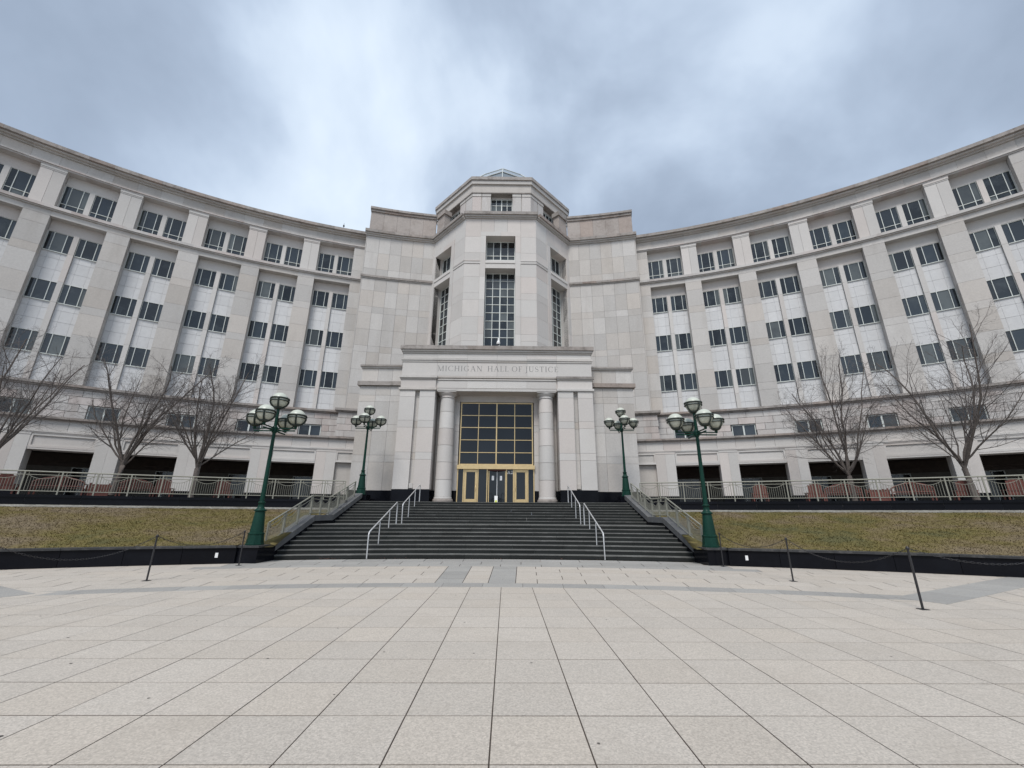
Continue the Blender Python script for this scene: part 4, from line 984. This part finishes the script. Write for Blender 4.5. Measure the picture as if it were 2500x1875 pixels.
# ================================================================ LAMP POSTS
def lamp(x, y, z, label, flip):
    t = thing('street_lamp', label, 'lamp post', (x, y, z), group='five globe lamp posts by the steps')
    if not hasattr(lamp, 'm'):
        M = {}
        M['base'] = MB().lathe([(0.30, 0), (0.30, 0.05), (0.285, 0.06), (0.25, 0.34), (0.265, 0.36), (0.265, 0.40), (0.235, 0.42)], 8, smooth=False, rot=pi / 8).mesh('base', GRN)
        M['plinth'] = MB().lathe([(0.225, 0.42), (0.165, 1.12), (0.16, 1.14)], 20).mesh('plinth', GRN)
        M['collar'] = MB().lathe([(0.155, 1.14), (0.20, 1.15), (0.205, 1.19), (0.17, 1.21), (0.115, 1.27), (0.105, 1.42), (0.125, 1.43), (0.125, 1.47), (0.09, 1.48)], 20).mesh('collar', GRN)
        M['pole'] = MB().lathe([(0.082, 1.48), (0.058, 4.05), (0.058, 5.06)], 14).mesh('pole', GRN)
        M['hub'] = MB().lathe([(0.058, 4.0), (0.095, 4.03), (0.095, 4.24), (0.058, 4.28)], 12).mesh('hub', GRN)
        a = MB(); a.box(0.05, 0.78, -0.022, 0.022, 4.07, 4.115); a.box(0.05, 0.78, -0.022, 0.022, 4.17, 4.205); M['arm'] = a.mesh('arm', GRN)
        M['cup'] = MB().lathe([(0.03, -0.30 - .12), (0.05, -0.28 - .12), (0.055, -0.17 - .12), (0.075, -0.16 - .12), (0.075, -.34 + .1), (0.09, -.29)], 10).mesh('cup', GRN)
        R = 0.305
        M['globe'] = MB().lathe([(R * cos(a_), R * sin(a_)) for a_ in [rad(q) for q in range(12, 91, 6)]][:-1] + [(0.002, R)], 24).mesh('globe_top', GLT)
        M['bowl'] = MB().lathe([(0.05, -R * .985)] + [(R * .985 * cos(rad(q)), R * .985 * sin(rad(q))) for q in range(-80, 13, 7)], 24).mesh('globe_bowl', GLB)
        Q = R + 0.022
        c = MB()
        c.lathe([(Q - .02, 0.035), (Q + .018, 0.037), (Q + .018, 0.085), (Q - .02, 0.087)], 24); M['ringt'] = c.mesh('cage_ring', IRN)
        c = MB(); c.lathe([(Q - .02, -0.055), (Q + .012, -0.053), (Q + .012, -0.02), (Q - .02, -0.018)], 24); M['ringb'] = c.mesh('cage_ring', IRN)
        c = MB(); c.tube([(Q * cos(rad(q)), 0, Q * sin(rad(q))) for q in range(-82, 13, 9)], 0.034, 4, smooth=False); M['rib'] = c.mesh('cage_rib', IRN)
        c = MB(); c.lathe([(0.06, -Q - .03), (0.12, -Q - .01), (0.17, -Q + .035), (0.15, -Q + .06)], 14); M['seat'] = c.mesh('cage_seat', IRN)
        lamp.m = M
    M = lamp.m
    for k in ('base', 'plinth', 'collar', 'pole', 'hub'): put(k, M[k], t, (x, y, z))
    def head(px, py, pz):
        h = put('lamp_globe', M['bowl'], t, (px, py, pz)); put('globe_top', M['globe'], h, (px, py, pz))
        put('cage_ring', M['ringt'], h, (px, py, pz)); put('cage_ring', M['ringb'], h, (px, py, pz)); put('cage_seat', M['seat'], h, (px, py, pz))
        for i in range(4): put('cage_rib', M['rib'], h, (px, py, pz), rad(20) + i * pi / 2)
        return h
    for i in range(4):
        a = rad(90 * i)
        put('arm', M['arm'], t, (x, y, z), a)
        px, py = x + 0.78 * cos(a), y + 0.78 * sin(a)
        h = head(px, py, z + 4.62); put('cup', M['cup'], h, (px, py, z + 4.58))
    head(x, y, z + 5.30)
lamp(-8.15, 16.05, 0.555, 'green lamp post with five globes on the block left of the lowest step', False)
lamp(8.15, 16.15, 0.555, 'green lamp post with five globes on the block right of the lowest step', True)
lamp(-8.12, 26.6, 2.76, 'green lamp post with five globes at the top end of the left stair railing', False)
lamp(8.12, 26.6, 2.76, 'green lamp post with five globes at the top end of the right stair railing', True)
for s, wd in ((-1, 'left'), (1, 'right')):
    q = MB().box(s * 8.12 - .45, s * 8.12 + .45, 26.32, 27.1, ZT, 2.76).build('lamp_pedestal', BLK)
    tag(q, 'black granite block under the %s lamp post at the top of the steps' % wd, 'pedestal', 'blocks under the upper lamp posts')

# ================================================================ CHAIN BARRIER
def chain_post(x, y, label):
    t = thing('chain_post', label, 'post', (x, y, 0), group='black chain posts on the plaza')
    MB().box(x - .07, x + .07, y - .07, y + .07, 0.001, 0.010).build('foot_plate', CHN, t)
    MB().tube([(x, y, 0.01), (x, y, 1.03)], 0.02, 8).build('shaft', CHN, t); MB().lathe([(0.02, 1.02), (0.032, 1.035), (0.032, 1.06), (0.012, 1.085)], 10, (x, y, 0)).build('cap', CHN, t)
CP = {-1: [(-7.93, 14.95), (-8.17, 11.57), (-8.52, 8.25)], 1: [(8.1, 15.3), (8.29, 11.97), (8.42, 8.51), (15.6, 11.3)]}
nm = {-1: ['by the black block at the left foot of the steps', 'in front of the left lawn, second from the steps', 'left of the plaza, farthest from the steps'],
      1: ['by the black block at the right foot of the steps', 'in front of the right lawn, second from the steps', 'in front of the right lawn, nearest the viewer', 'right of the plaza, farthest from the steps']}
for s in (-1, 1):
    for (x, y), l in zip(CP[s], nm[s]): chain_post(x, y, 'thin black post with chain ' + l)
    for q, ((x0, y0), (x1, y1)) in enumerate(zip(CP[s], CP[s][1:])):
        m = MB(); n = 60
        pts = [(x0 + (x1 - x0) * i / n, y0 + (y1 - y0) * i / n, 1.05 - 0.40 * 4 * (i / n) * (1 - i / n) * (1.0 if q else 0.8)) for i in range(n + 1)]
        for i in range(n):          # links, turned one against the next
            a, b = Vector(pts[i]), Vector(pts[i + 1]); d_ = (b - a); a2 = a - d_ * 0.22; b2 = b + d_ * 0.22
            side = d_.cross(Vector((0, 0, 1))).normalized(); up = side.cross(d_).normalized(); w_ = side if i % 2 else up
            m.tube([a2, a2 + d_ * .25 + w_ * .013, b2 - d_ * .25 + w_ * .013, b2], 0.0035, 4, smooth=False); m.tube([a2, a2 + d_ * .25 - w_ * .013, b2 - d_ * .25 - w_ * .013, b2], 0.0035, 4, smooth=False)
        tag(m.build('barrier_chain', CHN), 'dark chain hanging in front of the %s lawn between posts, %s from the steps' % ('left' if s < 0 else 'right', ('first', 'second', 'third')[q]), 'chain', 'chains between the black posts')

# ================================================================ TERRACE FURNITURE
def bench(a0, a1, label):
    R = 45.8; ac = (a0 + a1) / 2; w = abs(a1 - a0) * rad(1) * R; t = thing('garden_bench', label, 'bench', pol(R, ac, ZT), -rad(ac), 'arched red benches on the terrace')
    def P(u, d_, z): c_, s_ = cos(t.r), sin(t.r); return (t.w.x + u * c_ - d_ * s_, t.w.y + u * s_ + d_ * c_, z)
    def bx(name, u, d_, z, W_, D_, H_): return put(name, bm_box(W_, D_, H_, REDW), t, P(u, d_, z), t.r)
    h = w / 2
    for u in (-h + .04, h - .04):
        for d_ in (0.0, 0.5): bx('leg', u, d_, ZT, .06, .06, 0.62 if d_ else 0.75)
        bx('armrest', u, 0.02, ZT + .63, .07, .58, .04)
    for i in range(5): bx('seat_slat', 0, .05 + .1 * i, ZT + .42, w - .1, .085, .03)
    bx('lower_rail', 0, 0.01, ZT + .50, w - .1, .04, .06)
    n = max(8, int(w / .11)); pts = []
    for i in range(n + 1):
        u = -h + .06 + (w - .12) * i / n; zt = 0.70 + 0.27 * (1 - ((u / h) ** 2))
        pts.append(P(u, 0.03, ZT + zt))
        if 0 < i < n: bx('back_slat', u, .02, ZT + .56, .045, .02, zt - .58)
    MB().tube(pts, 0.038, 5, smooth=False).build('top_arch', REDW, t)
def chair(a, label, w=0.72):
    R = 45.7; t = thing('garden_chair', label, 'chair', pol(R, a, ZT), -rad(a), 'round backed red chairs on the terrace')
    def P(u, d_, z): c_, s_ = cos(t.r), sin(t.r); return (t.w.x + u * c_ - d_ * s_, t.w.y + u * s_ + d_ * c_, z)
    def bx(name, u, d_, z, W_, D_, H_): return put(name, bm_box(W_, D_, H_, REDW), t, P(u, d_, z), t.r)
    for u in (-w / 2, w / 2):
        for d_ in (0.0, 0.55): bx('leg', u, d_, ZT, .06, .06, .52)
        bx('armrest', u * 1.02, -.02, ZT + .53, .12, .66, .03)
    for i in range(5): bx('seat_slat', 0, .06 + .1 * i, ZT + .32, w - .08, .09, .03)
    for i in range(6):
        u = -w / 2 + .08 + (w - .16) * i / 5; hh = 0.52 + 0.24 * sqrt(max(0, 1 - (u / (w / 2)) ** 2)); bx('back_slat', u, .02, ZT + .3, .105, .025, hh)
    bx('back_rail', 0, 0.0, ZT + .5, w - .06, .018, .06)
def box_planter(a, label):
    R = 45.9; t = thing('planter_box', label, 'planter', pol(R, a, ZT), -rad(a), 'square red wooden planter boxes')
    def P(u, d_, z): c_, s_ = cos(t.r), sin(t.r); return (t.w.x + u * c_ - d_ * s_, t.w.y + u * s_ + d_ * c_, z)
    def bx(name, u, d_, z, W_, D_, H_, mt_=REDW): return put(name, bm_box(W_, D_, H_, mt_), t, P(u, d_, z), t.r)
    for u in (-.38, .38):
        for d_ in (0, .74): bx('corner_post', u, d_, ZT, .07, .07, .74)
    for i in range(5): bx('board', 0, .02, ZT + .06 + .125 * i, .68, .025, .118)
    for i in range(5): bx('board', 0, .765, ZT + .06 + .125 * i, .68, .025, .118)
    bx('soil', 0, .045, ZT + .5, .7, .71, .05, BED)
bench(-29.9, -27.4, 'red arched bench on the left terrace, behind the railing left of a planter box')
bench(-25.8, -23.9, 'red arched bench on the left terrace, between the planter box and a chair')
bench(23.75, 25.9, 'red arched bench on the right terrace, between a chair and the planter box')
bench(27.4, 29.6, 'red arched bench on the right terrace, right of the planter box')
box_planter(-26.7, 'square red wooden planter box between two benches on the left terrace')
box_planter(26.8, 'square red wooden planter box between two benches on the right terrace')
chair(-31.0, 'red round backed chair at the far left end of the left terrace')
chair(-23.3, 'red round backed chair right of the second bench on the left terrace')
chair(-19.8, 'small red chair standing alone in front of an arcade opening on the left terrace')
chair(19.8, 'small red chair standing alone on the right terrace, nearest the steps')
chair(23.2, 'red round backed chair left of the first bench on the right terrace')
chair(31.0, 'red round backed chair before an arcade pier on the right terrace')
chair(33.2, 'red round backed chair at the far right end of the right terrace')

# ================================================================ TREES
def tree(ang, R, height, spread, seed, label):
    rnd = random.Random(seed)
    bx, by, bz = pol(R, ang, ZT)
    t = thing('bare_tree', label, 'tree', (bx, by, bz), group='bare winter trees on the terrace')
    TR, CR = MB(), MB()
    def rv(): return Vector((rnd.gauss(0, 1), rnd.gauss(0, 1), rnd.gauss(0, 1)))
    def grow(p, dr, ln, r, lv):
        n = (7, 8, 6, 4, 3)[lv]; pts = [p.copy()]; dirs = [dr.copy()]
        d_ = dr.copy(); q = p.copy()
        for i in range(n):
            d_ = (d_ + rv() * (0.05, 0.09, 0.13, 0.16, 0.2)[lv] + Vector((0, 0, (0.0, 0.05, 0.045, 0.03, 0.02)[lv]))).normalized()
            q = q + d_ * (ln / n); pts.append(q.copy()); dirs.append(d_.copy())
        r1 = r * (0.35 if lv < 4 else 0.5)
        (TR if lv <= 1 else CR).tube(pts, r, (8, 6, 4, 3, 3)[lv], r1, smooth=lv < 3)
        if lv == 4: return
        nk = (0, rnd.randint(10, 13), rnd.randint(8, 10), rnd.randint(4, 6))[lv] if lv else 0
        for k in range(nk):
            u = (0.18 + 0.80 * (k + rnd.random()) / nk); i = min(n - 1, int(u * n)); fr = u * n - i
            P = pts[i].lerp(pts[i + 1], fr); D = dirs[i + 1]
            ax_ = D.cross(rv()).normalized(); ang_ = rad(rnd.uniform(30, 58))
            nd = (D * cos(ang_) + ax_ * sin(ang_)).normalized()
            if lv == 1: nd = (nd + Vector((0, 0, 0.10))).normalized()
            L_ = ln * (1 - 0.55 * u) * rnd.uniform((.5, .42, .42, .45)[lv], (.7, .62, .62, .65)[lv])
            grow(P, nd, L_, max(0.003, r * (1 - 0.6 * u) * 0.45), lv + 1)
    # trunk, then a fan of limbs
    base = Vector((bx, by, bz)); fork = base + Vector((rnd.uniform(-.08, .08), rnd.uniform(-.08, .08), rnd.uniform(1.25, 1.6)))
    TR.tube([base - Vector((0, 0, .05)), base + Vector((0, 0, .12)), base.lerp(fork, .5) + Vector((.02, 0, 0)), fork, fork + Vector((0.02, 0, .35))], 0.15, 10, 0.105)
    nl = 11; ph = rnd.uniform(0, 6)
    for i in range(nl):
        a = ph + i * 2.399; el = rad(rnd.uniform(40, 60)) if i > 2 else rad(rnd.uniform(68, 84))
        dr = Vector((cos(a) * cos(el), sin(a) * cos(el), sin(el)))
        z0 = rnd.uniform(-0.1, 0.9); st = fork + Vector((0, 0, z0 * 0.35)) if i > 2 else fork
        top = height - 1.4
        ln = min(top / max(.45, dr.z), spread / max(.2, hypot(dr.x, dr.y))) * rnd.uniform(.82, 1.0)
        grow(st, dr, ln, rnd.uniform(.03, .052) if i > 2 else .068, 1)
    TR.build('trunk', BARK, t); CR.build('crown', TWIG, t)
tree(-21.25, 44.6, 7.6, 2.9, 11, 'bare tree on the left terrace, nearest the steps')
tree(-25.5, 44.6, 7.9, 3.0, 23, 'bare tree on the left terrace, second from the steps')
tree(-31.6, 44.6, 8.0, 3.3, 35, 'bare tree at the far left end of the left terrace')
tree(25.4, 45.9, 7.8, 3.1, 47, 'bare tree on the right terrace, nearest the steps')
tree(31.2, 45.4, 8.6, 3.4, 59, 'bare tree on the right terrace, second from the steps')

# fallen leaves and grit at the foot of the steps
m = MB()
for (cx, cy, n, sp) in ((-5.9, 17.15, 26, .22), (-7.3, 17.0, 10, .2), (7.7, 17.1, 22, .3), (1.5, 17.55, 8, 1.2), (4.2, 17.3, 9, .8), (-3.4, 17.45, 8, .7)):
    for _ in range(n):
        x, y = random.gauss(cx, sp), random.gauss(cy, .08); a = random.uniform(0, 6.3); r = random.uniform(.015, .04)
        z = random.uniform(.004, .03)
        m.add([(x + r * cos(a), y + r * sin(a), z), (x + r * .6 * cos(a + 1.7), y + r * .6 * sin(a + 1.7), z + .01), (x - r * cos(a), y - r * sin(a), z + .004), (x + r * .6 * cos(a - 1.7), y + r * .6 * sin(a - 1.7), z + .012)], [(0, 1, 2, 3)])
tag(m.build('fallen_leaves', mat('dry_leaf', (0.22, 0.1, 0.07), 0.8, var=0.5)), kind='stuff')
m = MB()
for _ in range(140):
    x, y, r = random.uniform(-11, 13), random.uniform(2.5, 15.5), random.uniform(.006, .02); n = 7; ph = random.uniform(0, 6)
    m.add([(x + r * random.uniform(.7, 1.2) * cos(ph + i * 2 * pi / n), y + r * random.uniform(.7, 1.2) * sin(ph + i * 2 * pi / n), 0.0022) for i in range(n)], [tuple(range(n))])
tag(m.build('gum_spots', mat('old_gum', (0.11, 0.10, 0.09), 0.9, var=0.4)), kind='stuff')
print('objects', len(bpy.data.objects))
